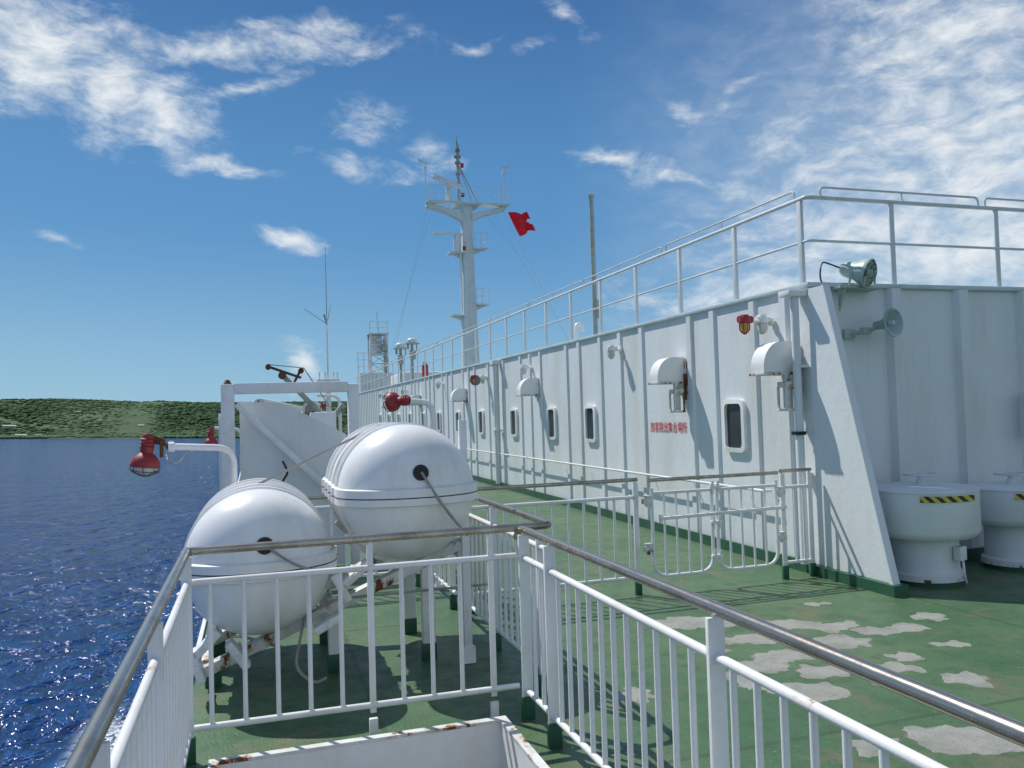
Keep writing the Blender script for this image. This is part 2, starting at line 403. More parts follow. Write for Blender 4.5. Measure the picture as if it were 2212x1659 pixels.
b = B(); b.cyl((5.29, 6.98, .1), (5.29, 6.98, WZ - .08), .042, seg=14); b.box((5.27, 6.98, WZ - .06), (.22, .18, .06), None, .01)
b.box((5.34, 6.98, 1.0), (.1, .12, .03)); b.box((5.34, 6.98, 2.1), (.1, .12, .03)); part('downpipe', b, M_WALL, dh)
b = B(); b.cyl((5.28, 17.7, .1), (5.28, 17.7, WZ), .07, seg=12); b.box((5.27, 17.7, WZ - .05), (.2, .25, .08)); b.box((5.27, 17.7, 1.3), (.2,.2,.04)); part('downpipe', b, M_WALL, dh)
b = B(); b.box((5.28, 6.98, 1.42), (.10, .11, .035)); part('pipe_clamp', b, M_BLACK, dh)
for y0, y1 in ((7.6, 17.5), (17.9, 30)):
    b = B(); b.tube([(5.36, y0, .78), (5.27, y0, .78), (5.27, y1, .78), (5.36, y1, .78)], .016, 8, .06)
    for k in range(9): b.cyl((5.36, y0 + .5 + k * 1.15, .76), (5.27, y0 + .5 + k * 1.15, .78), .009, seg=6)
    top('wall_handrail', b, M_RAIL, (5.3, y0, .78), 'white tubular handrail fixed along the deckhouse wall', 'handrail', 'wall handrails')
# lettering
cu = bpy.data.curves.new('lettering_outline', 'FONT'); cu.body = '旅客脱出集合場所'; cu.size = .125; cu.extrude = .0005; cu.offset = 0.0
tx0 = bpy.data.objects.new('lettering_outline', cu); col.objects.link(tx0)
bpy.context.view_layer.update()
tw = max(tx0.dimensions.x, .1)
me = bpy.data.meshes.new_from_object(tx0.evaluated_get(bpy.context.evaluated_depsgraph_get()))
me.materials.clear(); me.materials.append(M_TXT)
bpy.data.objects.remove(tx0)
tx = bpy.data.objects.new('wall_lettering', me); col.objects.link(tx)
tx.matrix_basis = Matrix.Translation((5.394, 10.44, 1.39)) @ Matrix(((0,0,-1,0),(-1,0,0,0),(0,1,0,0),(0,0,0,1))) @ Matrix.Diagonal((1.02 / tw, 1.25, 1, 1))
tx['label'] = 'red painted Japanese characters on the white deckhouse wall'; tx['category'] = 'lettering'; SHIP.append(tx)

# roof railings
def roof_rail(p0, p1, posts, label, loops):
    z0 = WZ + .04; p0, p1 = V((*p0, z0)), V((*p1, z0)); d = p1 - p0; u = d.normalized()
    o = thing('roof_railing', p0, label, 'railing', 'railings on the deckhouse roof')
    b = B(); b.tube([p0 + V((0,0,.90)), p1 + V((0,0,.90))], .024, 10); part('top_rail', b, M_PALE, o)
    b = B(); b.tube([p0 + V((0,0,.45)), p1 + V((0,0,.45))], .015, 8); part('middle_rail', b, M_PALE, o)
    src = None
    for s_ in posts:
        q = p0 + u * s_
        if src is None:
            b = B(); b.box(q + V((0,0,.44)), (.035 if abs(u.y) > .5 else .06, .06 if abs(u.y) > .5 else .018, .88), None, .002); src = part('post', b, M_PALE, o, org=q)
        else: inst(src, o, q)
    for a, c in loops:
        A, C = p0 + u * a, p0 + u * c
        b = B(); b.tube([A + V((0,0,.90)), A + V((0,0,1.01)), C + V((0,0,1.01)), C + V((0,0,.90))], .013, 8, .05)
        m_ = (A + C) / 2; b.cyl(m_ + V((0,0,.9)), m_ + V((0,0,1.01)), .01, seg=6)
        part('upper_guard', b, M_PALE, o)
    return o
roof_rail((5.45, 7.0), (5.45, 45.5), [.04] + [1.25 + 1.3 * k for k in range(29)], 'long white railing along the deckhouse roof edge',
          [(.12 + 2.9 * k, 2.9 + 2.9 * k) for k in range(13)])
roof_rail((5.62, 6.93), (19.5, 6.93), [.9, 2.35, 3.8, 5.3, 6.8, 8.3, 9.8, 11.3], 'white railing along the deckhouse end roof edge',
          [(.0, 2.1), (2.2, 4.6), (4.7, 7.1)])
b = B(); b.tube([(5.45, 7.02, WZ + .94), (5.45, 6.93, WZ + .94), (5.64, 6.93, WZ + .94)], .024, 10, .08)
b.tube([(5.45, 7.02, WZ + .49), (5.45, 6.93, WZ + .49), (5.64, 6.93, WZ + .49)], .015, 8, .07)
top('railing_corner', b, M_PALE, (5.45, 6.93, WZ + .05), 'curved white corner piece joining the roof railings', 'railing')

def hood(y, lantern=True):
    o = thing('vent_hood', (5.38, y, 2.05), 'white rounded vent hood with rusty rim on the deckhouse wall', 'vent hood', 'vent hoods along the wall')
    b = B(); W = .23; R_ = .40; H = .32
    pr = [(5.38, y, 2.05), (5.38 - R_, y, 2.05)] + [(5.38 - .17 - (R_ - .17) * math.cos(a), y, 2.10 + (H - .05) * math.sin(a)) for a in [math.pi / 2 * k / 10 for k in range(11)]] + [(5.38, y, 2.05 + H)]
    b.prism(pr, (0, W, 0)); part('hood_shell', b, M_WHITE, o)
    b = B(); b.box((5.38 - R_/2, y + W/2, 2.035), (R_ + .03, W + .03, .025), None, .004); b.box((5.375, y + W/2, 2.17), (.02, W + .08, .36))
    part('hood_rim', b, M_RUSTY, o, 'rust-stained rim')
    if lantern:
        b = B(); x0 = 5.24; b.box((x0, y - .02, 1.92), (.15, .15, .06), None, .01); b.box((x0, y - .02, 1.66), (.16, .16, .025), None, .005)
        for sx in (-.065, .065):
            for sy in (-.065, .065): b.box((x0 + sx, y - .02 + sy, 1.78), (.02, .02, .24))
        b.box((5.33, y - .02, 1.9), (.18, .04, .05)); b.box((x0, y, 2.0), (.05, .05, .1)); part('lantern_frame', b, M_RUSTY, o)
        b = B(); b.box((5.36, y - .03, 1.98), (.03, .03, .34), None, .004); part('conduit_plate', b, M_RUST, o, 'heavily rusted backing plate')
        b = B(); b.cyl((x0, y - .02, 1.68), (x0, y - .02, 1.90), .045, seg=12); part('lantern_glass', b, M_LAMPGLASS, o)
    return o
hood(7.10); hood(9.39); hood(15.05, False); hood(20.8, False); hood(27, False); hood(33, False)
def bulk_lamp(y, z, red_first=False, flood=False, x=5.38):
    o = thing('wall_lamp', (x, y, z), ('red and white caged wall lamps on one bracket' if red_first else 'small white caged lamp on the deckhouse wall'), 'lamp', 'caged lamps along the wall')
    b = B(); b.cyl((x, y, z), (x - .03, y, z), .05, seg=12)
    b.tube([(x - .02, y, z), (x - (.34 if red_first else .17), y, z)], .016, 8); part('lamp_bracket', b, M_WHITE, o)
    for k, dx in enumerate((.12, .34) if red_first else (.16,)):
        c = V((x - dx, y, z)); mt = M_RED if k == 1 else M_WHITE
        b = B(); b.lathe([(0, .075), (.045, .07), (.062, .03), (.066, -.01), (.05, -.02)], c, seg=16); b.cyl(c + V((-.07,0,.02)), c + V((.09, 0, .02)), .04, seg=12)
        part('lamp_body', b, mt, o)
        b = B(); b.lathe([(.042, -.02), (.046, -.08), (.035, -.12), (0, -.135)], c, seg=14); part('lamp_globe', b, M_AMBER if k == 1 else M_LAMPGLASS, o)
        b = B()
        for j in range(4):
            a = math.pi * j / 4; e = V((math.cos(a), math.sin(a), 0)) * .056
            b.tube([c + e + V((0,0,-.02)), c + e + V((0,0,-.10)), c + V((0,0,-.15)), c - e + V((0,0,-.10)), c - e + V((0,0,-.02))], .004, 5, .03)
        part('lamp_cage', b, mt, o)
    if flood:
        b = B(); c = V((x - .3, y, z - .05)); b.lathe([(0, .16), (.06, .15), (.09, .02), (.13, -.02), (.13, -.04)], c, axis=(.3, .95, .1), seg=18); part('floodlight_shell', b, M_WHITE, o)
        b = B(); b.lathe([(0, -.03), (.12, -.03)], c, axis=(.3, .95, .1), seg=18); part('floodlight_lens', b, M_LENS, o)
bulk_lamp(7.50, 2.62, True); bulk_lamp(11.3, 2.62); bulk_lamp(15.5, 2.6); bulk_lamp(18.76, 2.55, True, True); bulk_lamp(23.5, 2.6); bulk_lamp(29.5, 2.6); bulk_lamp(35, 2.6)

fl = thing('floodlight', (5.85, 6.84, WZ), 'round mint green floodlight with wire guard on the deckhouse corner', 'floodlight')
K = .88
c = V((5.93, 6.66, WZ + .12)); ax = V((-.45, .84, .30)).normalized()
b = B(); b.lathe([(r_*K, h_*K) for r_, h_ in [(0, .30), (.06, .30), (.085, .26), (.11, .12), (.145, .05), (.16, 0), (.17, 0), (.17, -.03), (.155, -.03)]], c, axis=ax, seg=28)
part('lamp_housing', b, M_FLOOD, fl)
b = B(); b.lathe([(0, .012), (.10*K, -.0), (.155*K, -.018)], c, axis=ax, seg=24); part('lens', b, M_LENS, fl)
b = B(); b.lathe([(0, -.06), (.035, -.05), (.045, -.02), (.03, .01)], c, axis=ax, seg=12); part('bulb', b, M_LAMPGLASS, fl)
b = B(); q = V((0,0,1)).rotation_difference(ax).to_matrix()
for k in range(4):
    a = math.pi * k / 4; e = q @ V((math.cos(a), math.sin(a), 0)) * K
    b.tube([c + e*.16 - ax*.03, c + e*.08 - ax*.07, c - ax*.085, c - e*.08 - ax*.07, c - e*.16 - ax*.03], .004, 5)
for r_, hh in ((.09, -.068),(.13,-.05)): b.tube([c + (q @ V((math.cos(a)*r_*K, math.sin(a)*r_*K, hh))) for a in [2*math.pi*k/16 for k in range(17)]], .0035, 5)
part('wire_guard', b, M_FLOOD, fl)
b = B(); b.tube([c + V((-.15,.06,.0)), c + V((-.16,.08,-.13)), c + V((.16,.08,-.13)), c + V((.15,.06,.0))], .012, 6, .05)
b.box((5.92, 6.80, WZ - .015), (.5, .2, .03), None, .004); b.cyl((5.95, 6.72, WZ), (5.95, 6.72, WZ+.03), .03)
b.prism([(5.7, 6.82, WZ-.03), (5.7, 6.72, WZ-.03), (5.7, 6.82, WZ-.25)], (.02,0,0)); part('mounting_bracket', b, M_FLOOD, fl)
b = B(); b.tube([c + ax*.26, c + ax*.34 + V((-.08,0,.04)), V((5.62, 6.95, WZ+.28)), V((5.55, 6.90, WZ+.12)), V((5.60, 6.93, WZ+.05))], .009, 6, .1); part('cable', b, M_BLACK, fl)
hs = thing('horn_speaker', (5.95, 6.88, 2.45), 'grey horn loudspeaker on a bracket at the deckhouse end wall', 'loudspeaker')
c = V((6.17, 6.60, 2.51)); ax = V((-.22, .97, -.06)).normalized()
b = B(); b.lathe([(.130, -.012), (.146, -.018), (.15, 0), (.13, .012), (.08, .05), (.055, .10), (.05, .13), (0, .13)], c, axis=ax, seg=28); part('horn', b, M_FLOOD, hs)
b = B(); b.lathe([(.131, -.01), (.10, .012), (.06, .045), (0, .06)], c, axis=ax, seg=28); part('horn_mouth', b, M_HORN, hs)
b = B(); b.lathe([(0, -.02), (.02, -.012), (.028, .03), (.028, .05)], c, axis=ax, seg=12); part('horn_plug', b, M_PALE, hs)
b = B(); b.cyl(c + ax*.12, c + ax*.20, .045); b.tube([c + ax*.15, c + ax*.16 + V((-.12,.0,-.06)), (5.94, 6.76, 2.43), (5.88, 6.86, 2.42)], .022, 8, .05); b.box((5.97, 6.76, 2.44), (.09, .07, .07), None, .01); b.box((5.86, 6.87, 2.42), (.12, .03, .1)); part('speaker_arm', b, M_FLOOD, hs)

def mush(x, y, r, hcap, htop, label):
    o = thing('mushroom_ventilator', (x, y, 0), label, 'ventilator', 'mushroom ventilators on deck')
    p = V((x, y, 0)); zb = htop - hcap
    b = B(); b.lathe([(.001, htop + .015), (r * .3, htop + .012), (r * .9, htop), (r, htop - .02), (r, htop - .03), (r*.985, htop - .035), (r*.985, zb + .05), (r * .95, zb + .01), (r*.90, zb - .015), (r*.72, zb + .02), (0, zb + .04)], p, seg=48); part('vent_cap', b, M_WALL, o)
    b = B(); b.lathe([(r * .61, zb + .03), (r * .61, .16), (r*.63, .12), (r * .69, .10), (r * .69, .07)], p, seg=40); part('vent_trunk', b, M_WALL, o)
    b = B(); b.lathe([(r * .705, .072), (r * .705, .045), (r*.63, .04), (0, .04)], p, seg=36); part('vent_flange', b, M_RUSTY, o)
    b = B(); b.lathe([(r * .65, .04), (r * .65, 0.0)], p, seg=36); part('vent_foot', b, M_GREEN, o)
    b = B(); hz = htop + .11
    b.tube([p + V((math.cos(a) * .14, math.sin(a) * .14, hz)) for a in [2*math.pi*k/28 for k in range(29)]], .012, 8)
    for k in range(3):
        a = math.pi * 2 * k / 3 + .3; b.cyl(p + V((0,0,hz)), p + V((math.cos(a)*.14, math.sin(a)*.14, hz)), .008, seg=6)
    b.cyl(p + V((0,0,htop)), p + V((0,0,hz + .012)), .022, seg=10); b.cyl(p + V((0,0,htop)), p + V((0,0,htop+.06)), .06, .03, seg=14); part('handwheel', b, M_PALE, o)
    b = B(); a0, a1 = math.radians(-135), math.radians(-74)
    pts = [a0 + (a1 - a0) * k / 16 for k in range(17)]; rr_ = r + .003
    for k in range(16):
        vs = [b.bm.verts.new(p + V((rr_*math.cos(a), rr_*math.sin(a), z))) for a, z in ((pts[k], htop - .105), (pts[k+1], htop - .105), (pts[k+1], htop - .05), (pts[k], htop - .05))]
        b.bm.faces.new(vs)
    bmesh.ops.remove_doubles(b.bm, verts=b.bm.verts, dist=.0005)
    part('warning_stripe', b, M_STRIPE, o, 'black and yellow warning stripe')
    b = B(); q = p + V((r*.20, -r*.66, .30)); b.box(q, (.12, .07, .13), Matrix.Rotation(.3, 3, 'Z'), .01); b.tube([q + V((0.03,0,-.06)), q + V((.02,-.02,-.2)), q + V((.08,.02,-.28))], .011, 6, .05)
    part('junction_box', b, M_RAIL, o)
mush(6.07, 6.24, .50, .44, .90, 'large white mushroom ventilator with handwheel and striped warning band')
mush(7.34, 6.36, .43, .36, .83, 'smaller white mushroom ventilator with handwheel beside the larger one')

# ---------------- life rafts
def raft(cx, cz, y0, label, ln=1.0, rope_end=None):
    R = .46; o = thing('liferaft_canister', (cx, y0 + .5, cz - R), label, 'life raft', 'life raft canisters on racks')
    prof = []; D = .36
    for k in range(19):
        a = math.pi / 2 * k / 18; prof.append((R * math.sin(a) ** .92 if k else 0, -D * math.cos(a) ** .92 if k < 18 else 0))
    mid = []
    for yb in (.08, .34, .60, .86):
        mid += [(R, yb), (R + .014, yb + .012), (R + .014, yb + .055), (R, yb + .067)]
    prof += mid + [(R, ln)]
    for k in range(1, 19):
        a = math.pi / 2 * (1 - k / 18); prof.append((R * math.sin(a) ** .92 if k < 18 else 0, ln + D * math.cos(a) ** .92))
    c = V((cx, y0, cz))
    for nm, a0, a1, sc in (('upper_shell', math.pi, 2*math.pi, 1.0), ('lower_shell', 0, math.pi, .985)):
        b = B(); b.lathe([(r * sc, h_) for r, h_ in prof], c, axis=(0,1,0), seg=40, a0=a0, a1=a1); part(nm, b, M_RAFT, o)
    outl = [(p_[0] , p_[1]) for p_ in prof]
    ring = [(r, h_) for r, h_ in outl] + [(-r, h_) for r, h_ in outl[-2:0:-1]]
    nn = len(ring)
    def strip(levels, nm, mt):
        b = B(); lv = []
        for off, z in levels:
            row = []
            for (x_, y_) in ring:
                nx, ny = x_ / R, ((y_ / D) if y_ < 0 else ((y_ - ln) / D if y_ > ln else 0)); l_ = math.hypot(nx, ny) or 1
                row.append(b.bm.verts.new(c + V((x_ + nx / l_ * off, y_ + ny / l_ * off, z))))
            lv.append(row)
        for A, C in zip(lv, lv[1:]):
            for k in range(nn): b.bm.faces.new((A[k], A[(k+1) % nn], C[(k+1) % nn], C[k]))
        part(nm, b, mt, o)
    strip(((.004, -.060), (.024, -.055), (.024, .048), (.0, .056)), 'seam_flange', M_RAFT)
    strip(((.0255, -.010), (.0255, -.003)), 'seam_gasket', M_BLACK)
    hx, hz = .03, .15; rr_ = math.hypot(hx, hz) / R; al = math.asin(rr_); yy = -D * math.cos(al)
    nrm = V((hx / R**2, yy / D**2, hz / R**2)).normalized(); hp = c + V((hx, yy, hz))
    b = B(); b.cyl(hp - nrm * .02, hp + nrm * .012, .052, seg=24); part('painter_port', b, M_BLACK, o)
    if rope_end is not None:
        b = B(); e = V(rope_end); m_ = hp + (e - hp) * .45 + V((0, -.07, -.04)); b.tube([hp + nrm*.02, m_, e], .009, 8, .2); part('painter_rope', b, M_ROPE, o)
    for yb in (.21, .73):
        b = B()
        b.lathe([(R + .004, yb - .012), (R + .009, yb - .012), (R + .009, yb + .012), (R + .004, yb + .012)], c, axis=(0,1,0), seg=40, a0=math.pi, a1=2*math.pi)
        part('lashing_strap', b, M_ROPE, o)
    return o
raft(.02, .81, 5.50, 'white ribbed life raft canister on the lower cradle', rope_end=(.45, 5.16, .76))
raft(.99, 1.20, 5.52, 'white ribbed life raft canister on the upper cradle', rope_end=(1.33, 5.22, .92))
rk = thing('liferaft_rack', (.5, 6.0, 0), 'white rusty steel rack holding two life raft canisters', 'rack')
cs = [(.02, .81), (.99, 1.20)]
for yf in (5.68, 6.42):
    b = B(); b.bar((-.35, yf, .10), (1.42, yf, .81), .07, .10, up=(0,1,0)); part('sloping_beam', b, M_RUSTY, rk)
    for (cx, cz) in cs:
        b = B(); pts = [(cx + .475*math.cos(a), yf, cz + .475*math.sin(a)) for a in [math.radians(215 + 135*k/14) for k in range(15)]]
        for p_, q_ in zip(pts, pts[1:]): b.bar(p_, q_, .06, .02, up=(0,1,0))
        part('cradle', b, M_RAIL, rk)
    for px, pz in ((.50, .45), (1.15, .72), (-.28, .14)):
        b = B(); b.box((px, yf + .02, pz/2 + .04), (.09, .07, pz - .08), None, .006); part('rack_leg', b, M_RAIL, rk)
        b = B(); b.box((px, yf + .02, .06), (.10, .08, .12), None, .004); part('leg_foot', b, M_GREEN, rk)
b = B(); b.box((1.385, 5.5, .86), (.055, .035, 1.64), None, .004); b.box((1.385, 5.5, .06), (.09, .06, .11)); part('stop_post', b, M_RAIL, rk)
for px, pz, an in ((.30, .55, .6), (.52, .62, -.5), (-.30, .35, .8), (-.12, .26, -.6), (.62, .70, .9), (.44, .40, 1.1), (-.36, .22, -.3)):
    b = B(); b.box((px, 5.42, pz), (.05, .12, .20), Matrix.Rotation(an, 3, 'Y'), .006); b.cyl((px, 5.34, pz), (px, 5.64, pz), .018, seg=8); part('release_lever', b, M_RAIL, rk)
for A_, C_ in (((-.33, 5.72, .14), (-.33, 6.42, .14)), ((1.40, 5.68, .72), (1.40, 6.45, .72)), ((.5, 5.7, .38), (.5, 6.42, .38))):
    b = B(); b.bar(A_, C_, .055, .055); part('long_beam', b, M_RUSTY, rk)
b = B(); b.tube([(.55, 5.62, .5), (1.6, 5.62, .5)], .008, 6); part('rack_wire', b, M_ROPE, rk)
b = B(); b.tube([(.30, 5.6, .42), (.22, 5.45, .12), (.34, 5.4, .02), (.42, 5.5, .02)], .010, 6, .08); part('rack_wire', b, M_ROPE, rk)
for y_, dx in ((5.95, 0), (6.03, .03)):
    b = B(); b.tube([(.88 + dx, y_, 1.66), (.02 + dx, y_ - .05, 1.28)], .006, 6)
    top('lashing_wire', b, M_ROPE, (.02, y_, 1.28), 'taut grey lashing wire between the raft canisters', 'wire', 'lashing wires')
railing('railing', (.2, 8.1), (1.6, 8.1), 'low white barred railing behind the life rafts', [.05, 1.35], bal_step=.14, hand_z=.95, sub_z=.85)

def red_lamp_body(o, c, ax, k_=1.0):
    ax = V(ax).normalized(); q = V((0,0,1)).rotation_difference(ax).to_matrix()
    b = B(); b.lathe([(r_*k_, h_*k_) for r_, h_ in [(0, .27), (.035, .27), (.05, .25), (.055, .15), (.05, .11), (.075, .09), (.11, .05), (.12, 0), (.115, -.01)]], c, axis=ax, seg=24)
    for j in range(3): b.lathe([(.054*k_, (.16 + j*.03)*k_), (.064*k_, (.165 + j*.03)*k_), (.054*k_, (.17 + j*.03)*k_)], c, axis=ax, seg=18)
    part('lamp_shade', b, M_RED, o)
    b = B(); b.lathe([(.10*k_, .0), (.09*k_, -.03*k_), (.05*k_, -.06*k_), (0, -.07*k_)], c, axis=ax, seg=20); part('lamp_glass', b, M_LAMPGLASS, o)
    b = B()
    for k in range(4):
        a = math.pi * k / 4; e = q @ V((math.cos(a), math.sin(a), 0)) * k_
        b.tube([c + e*.115, c + e*.11 - ax*.05*k_, c - ax*.095*k_, c - e*.11 - ax*.05*k_, c - e*.115], .0035, 5, .04)
    b.tube([c + (q @ V((math.cos(a)*.112*k_, math.sin(a)*.112*k_, -.045*k_))) for a in [2*math.pi*k/20 for k in range(21)]], .0035, 5)
    part('lamp_guard', b, M_RUST, o)
o = thing('deck_lamp', (-.16, 6.95, 0), 'red hanging lamp on a bent white pipe over the sea', 'lamp', 'red lamps on bent pipes')
b = B(); b.tube([(-.16, 6.95, 0), (-.16, 6.95, 1.50), (-.62, 6.9, 1.53)], .028, 12, .14); b.cyl((-.16, 6.95, 0), (-.16, 6.95, .02), .08); b.cyl((-.60, 6.9, 1.53), (-.64, 6.9, 1.53), .040); part('lamp_pole', b, M_RAIL, o)
c = V((-.81, 6.88, 1.39)); red_lamp_body(o, c, (.12, 0, 1), .93)
b = B(); b.tube([c + V((.06,0,.18)), c + V((.14, 0, .17)), (-.64, 6.9, 1.52)], .014, 8, .04); b.box(c + V((.10, 0, .20)), (.10, .035, .04), Matrix.Rotation(.4, 3, 'Y'), .008); b.box(c + V((.12, 0, .13)), (.025, .05, .14), None, .006); part('lamp_knuckle', b, M_RUST, o)
b = B(); b.tube([c + V((.12,0,.24)), c + V((.18,0,.02)), c + V((.24, 0, .0)), (-.50, 6.9, 1.50)], .006, 6, .06); part('lamp_cable', b, M_ROPE, o)
o = thing('deck_lamp', (1.72, 8.0, 0), 'red shaded lamp pointing sideways on a bent white pipe', 'lamp', 'red lamps on bent pipes')
b = B(); b.tube([(1.72, 8.0, 0), (1.72, 8.0, 1.84), (1.49, 8.0, 1.86)], .030, 12, .16); b.cyl((1.72, 8, 0), (1.72, 8, .02), .08); part('lamp_pole', b, M_RAIL, o)
red_lamp_body(o, V((1.33, 8.16, 1.86)), (.70, -.70, .05), .85)
for (x, y, z, ax) in ((-.56, 11.8, 1.40, (0, 0, 1)), (.9, 13, 1.85, (.8, -.5, .3))):
    o = thing('deck_lamp', (x + .4, y, 0), 'red lamp on a bent white pipe by the boat station', 'lamp', 'red lamps on bent pipes')
    b = B(); b.tube([(x + .4, y, 0), (x + .4, y, z + .2), (x + .05, y, z + .22)], .025, 10, .14); part('lamp_pole', b, M_RAIL, o)
    red_lamp_body(o, V((x, y, z)), ax, .8)

fr = thing('boarding_frame', (.4, 9.5, 0), 'white steel portal frame with slanted plate behind the rafts', 'frame')
Y = 9.5; zt = 2.12
b = B(); b.box((-.27, Y, zt/2), (.14, .14, zt), None, .008); part('upright', b, M_RAIL, fr)
b = B(); b.box((1.10, Y, zt/2 - .01), (.12, .14, zt - .02), None, .008); part('upright', b, M_RAIL, fr)
b = B(); b.box((.42, Y, zt - .05), (1.24, .14, .12), None, .008); part('lintel', b, M_RAIL, fr)
b = B(); b.cyl((-.27, Y, zt), (-.27, Y, zt+.05), .05, .02); part('post_cap', b, M_RUST, fr)
b = B(); b.prism([(-.15, Y + .12, 0.02), (-.15, Y + .12, 1.93), (.30, Y + .12, 1.90), (.40, Y + .12, 1.86), (1.02, Y + .12, 1.52), (1.02, Y + .12, .02)], (0, .04, 0)); part('slanted_plate', b, M_WALL, fr)
b = B(); b.bar((-.18, Y - .02, 1.90), (.95, Y - .02, .75), .07, .05, up=(0,1,0)); part('diagonal_brace', b, M_RAIL, fr)
b = B(); b.box((-.36, Y + .5, 1.0), (.03, .8, 1.6)); part('side_plate', b, M_WALL, fr)
b = B(); b.tube([(.30, Y - .05, 1.25), (.36, Y - .06, 1.12), (.28, Y - .05, 1.0), (.34, Y-.05, .85)], .012, 6, .05); part('hanging_cable', b, M_BLACK, fr)
jb = thing('boat_davit', (.95, 12.0, 0), 'grey white boat davit arm with rusty sheave head', 'davit', 'boat davits along the ship edge')
b = B(); b.box((.95, 12, .9), (.35, .4, 1.8), None, .02); part('davit_column', b, M_WHITE, jb)
b = B(); b.bar((1.0, 12, 1.7), (.42, 12, 2.32), .07, .08, up=(0,1,0)); b.bar((1.0, 11.9, 1.62), (1.25, 11.9, 1.9), .08, .1, up=(0,1,0)); part('davit_arm', b, M_GREYPOLE, jb)
b = B(); b.cyl((.40, 11.92, 2.34), (.40, 12.08, 2.34), .055); b.bar((.20, 12, 2.47), (.66, 12, 2.30), .035, .05, up=(0,1,0)); b.cyl((.21, 11.95, 2.46), (.21, 12.05, 2.46), .04); b.bar((.52, 12, 2.15), (.66, 12, 2.42), .035, .04, up=(0,1,0)); b.cyl((.66, 11.95, 2.40), (.66, 12.05, 2.40), .04); part('sheave_head', b, M_RUST, jb)
b = B(); b.tube([(.2, 12, 2.5), (.7, 12, 2.44), (1.1, 12, 1.8)], .008, 5); part('davit_wire', b, M_ROPE, jb)
for yy in (15, 19, 24, 30):
    o = thing('boat_davit', (.8, yy, 0), 'white box girder boat davit leaning over the ship edge', 'davit', 'boat davits along the ship edge')
    b = B(); b.bar((1.5, yy, .0), (1.2, yy, 1.8), .22, .22, up=(0,1,0)); b.bar((1.2, yy, 1.75), (.1, yy, 2.02), .16, .2, up=(0,1,0)); part('davit_arm', b, M_WHITE, o)
    b = B(); b.bar((0.1, yy, 0), (.9, yy, 1.75), .12, .14, up=(0,1,0)); part('davit_strut', b, M_WHITE, o)
    b = B(); b.cyl((.1, yy - .1, 1.98), (.1, yy + .1, 1.98), .10); part('sheave_head', b, M_RUSTY, o)
o = thing('boat_winch', (1.0, 13.2, 0), 'white boat winch with round drum and handwheel', 'winch')
b = B(); b.box((1.0, 13.2, .6), (.7, .9, 1.2), None, .04); part('winch_base', b, M_WHITE, o)
b = B(); b.cyl((.5, 13.0, 1.5), (1.2, 13.0, 1.5), .28, seg=20); b.lathe([(.30, 0), (.33, .02), (.30, .04)], (.7, 13.0, 1.5), axis=(1,0,0)); part('winch_drum', b, M_WHITE, o)
b = B(); b.lathe([(0, .1), (.1, .1), (.14, 0), (.14, -.03), (.1, -.03)], (.82, 12.2, 1.84), axis=(.2, 1, .1), seg=20); b.cyl((.82, 12.3, 1.7), (.82, 12.3, 1.9), .03); part('search_lamp', b, M_RUSTY, o)
o = thing('rescue_boat', (.45, 17, .9), 'white rescue boat hanging in its davits at the ship edge', 'boat')
b = B(); rows = []
for k in range(13):
    u = k / 12; yb = 14.8 + 5.0 * u; w = .62 * (math.sin(math.pi * min(1, max(0, u * .9 + .08))) ** .5); row = []
    for j in range(9):
        a = math.pi * j / 8; row.append(b.bm.verts.new((.35 - w * math.cos(a), yb, 1.45 - .55 * (math.sin(a) ** .6) * (.6 + .4 * math.sin(math.pi * u)))))
    rows.append(row)
for A, C in zip(rows, rows[1:]):
    for j in range(8): b.bm.faces.new((A[j], A[j+1], C[j+1], C[j]))
b.bm.faces.new(rows[0]); b.bm.faces.new(rows[-1][::-1]); part('boat_hull', b, M_WHITE, o)
b = B(); b.prism([(.0, 15.4, 1.43), (.1, 15.4, 1.75), (.6, 15.4, 1.75), (.75, 15.4, 1.43)], (0, 3.2, 0)); part('boat_canopy', b, M_PALE, o, 'pale grey canopy')

# ---------------- mast (ahead)
MX, MY = 13.25, 50.0
ms = thing('radar_mast', (MX, MY, 0), 'tall pale ship mast with yard arms, radar scanners and platforms', 'mast')
b = B()
secs = [(0, .58), (4.7, .50), (14.3, .31), (15.0, .36)]
rings = []
for z, w in secs: rings.append([b.bm.verts.new((MX + sx * w, MY + sy * w, z)) for (sx, sy) in ((-1,-.8),(-.8,-1),(.8,-1),(1,-.8),(1,.8),(.8,1),(-.8,1),(-1,.8))])
for A, C in zip(rings, rings[1:]):
    for k in range(8): b.bm.faces.new((A[k], A[(k+1) % 8], C[(k+1) % 8], C[k]))
b.bm.faces.new(rings[-1]); part('trunk', b, M_MAST, ms)
for sx in (-1, 1):
    b = B(); e = MX + sx * 2.6
    b.prism([(MX + sx*.25, MY - .35, 13.95), (MX + sx*.3, MY - .35, 14.45), (MX + sx*.9, MY-.35, 14.62), (e, MY - .35, 15.05), (e, MY - .35, 14.82), (MX + sx * 1.1, MY - .35, 14.38)], (0, .7, 0))
    part('yard_arm', b, M_MAST, ms)
    b = B(); b.cyl((e, MY, 15.0), (e, MY, 17.6), .04, seg=8); b.cyl((e - sx*.3, MY, 17.6), (e + sx * .3, MY, 17.75), .035, seg=6); b.prism([(e + sx*.05, MY, 17.65), (e + sx*.5, MY, 17.95), (e + sx*.35, MY, 17.6)], (0, .03, 0)); b.cyl((e - .1, MY, 17.3), (e + .1, MY, 17.3), .09)
    part('wind_gauge', b, M_MAST, ms)
b = B(); b.box((MX, MY, 14.98), (1.6, 1.8, .05))
for z in (15.5, 16.0): b.tube([(MX - 2.6, MY - .9, z), (MX + 2.6, MY - .9, z)], .02, 6)
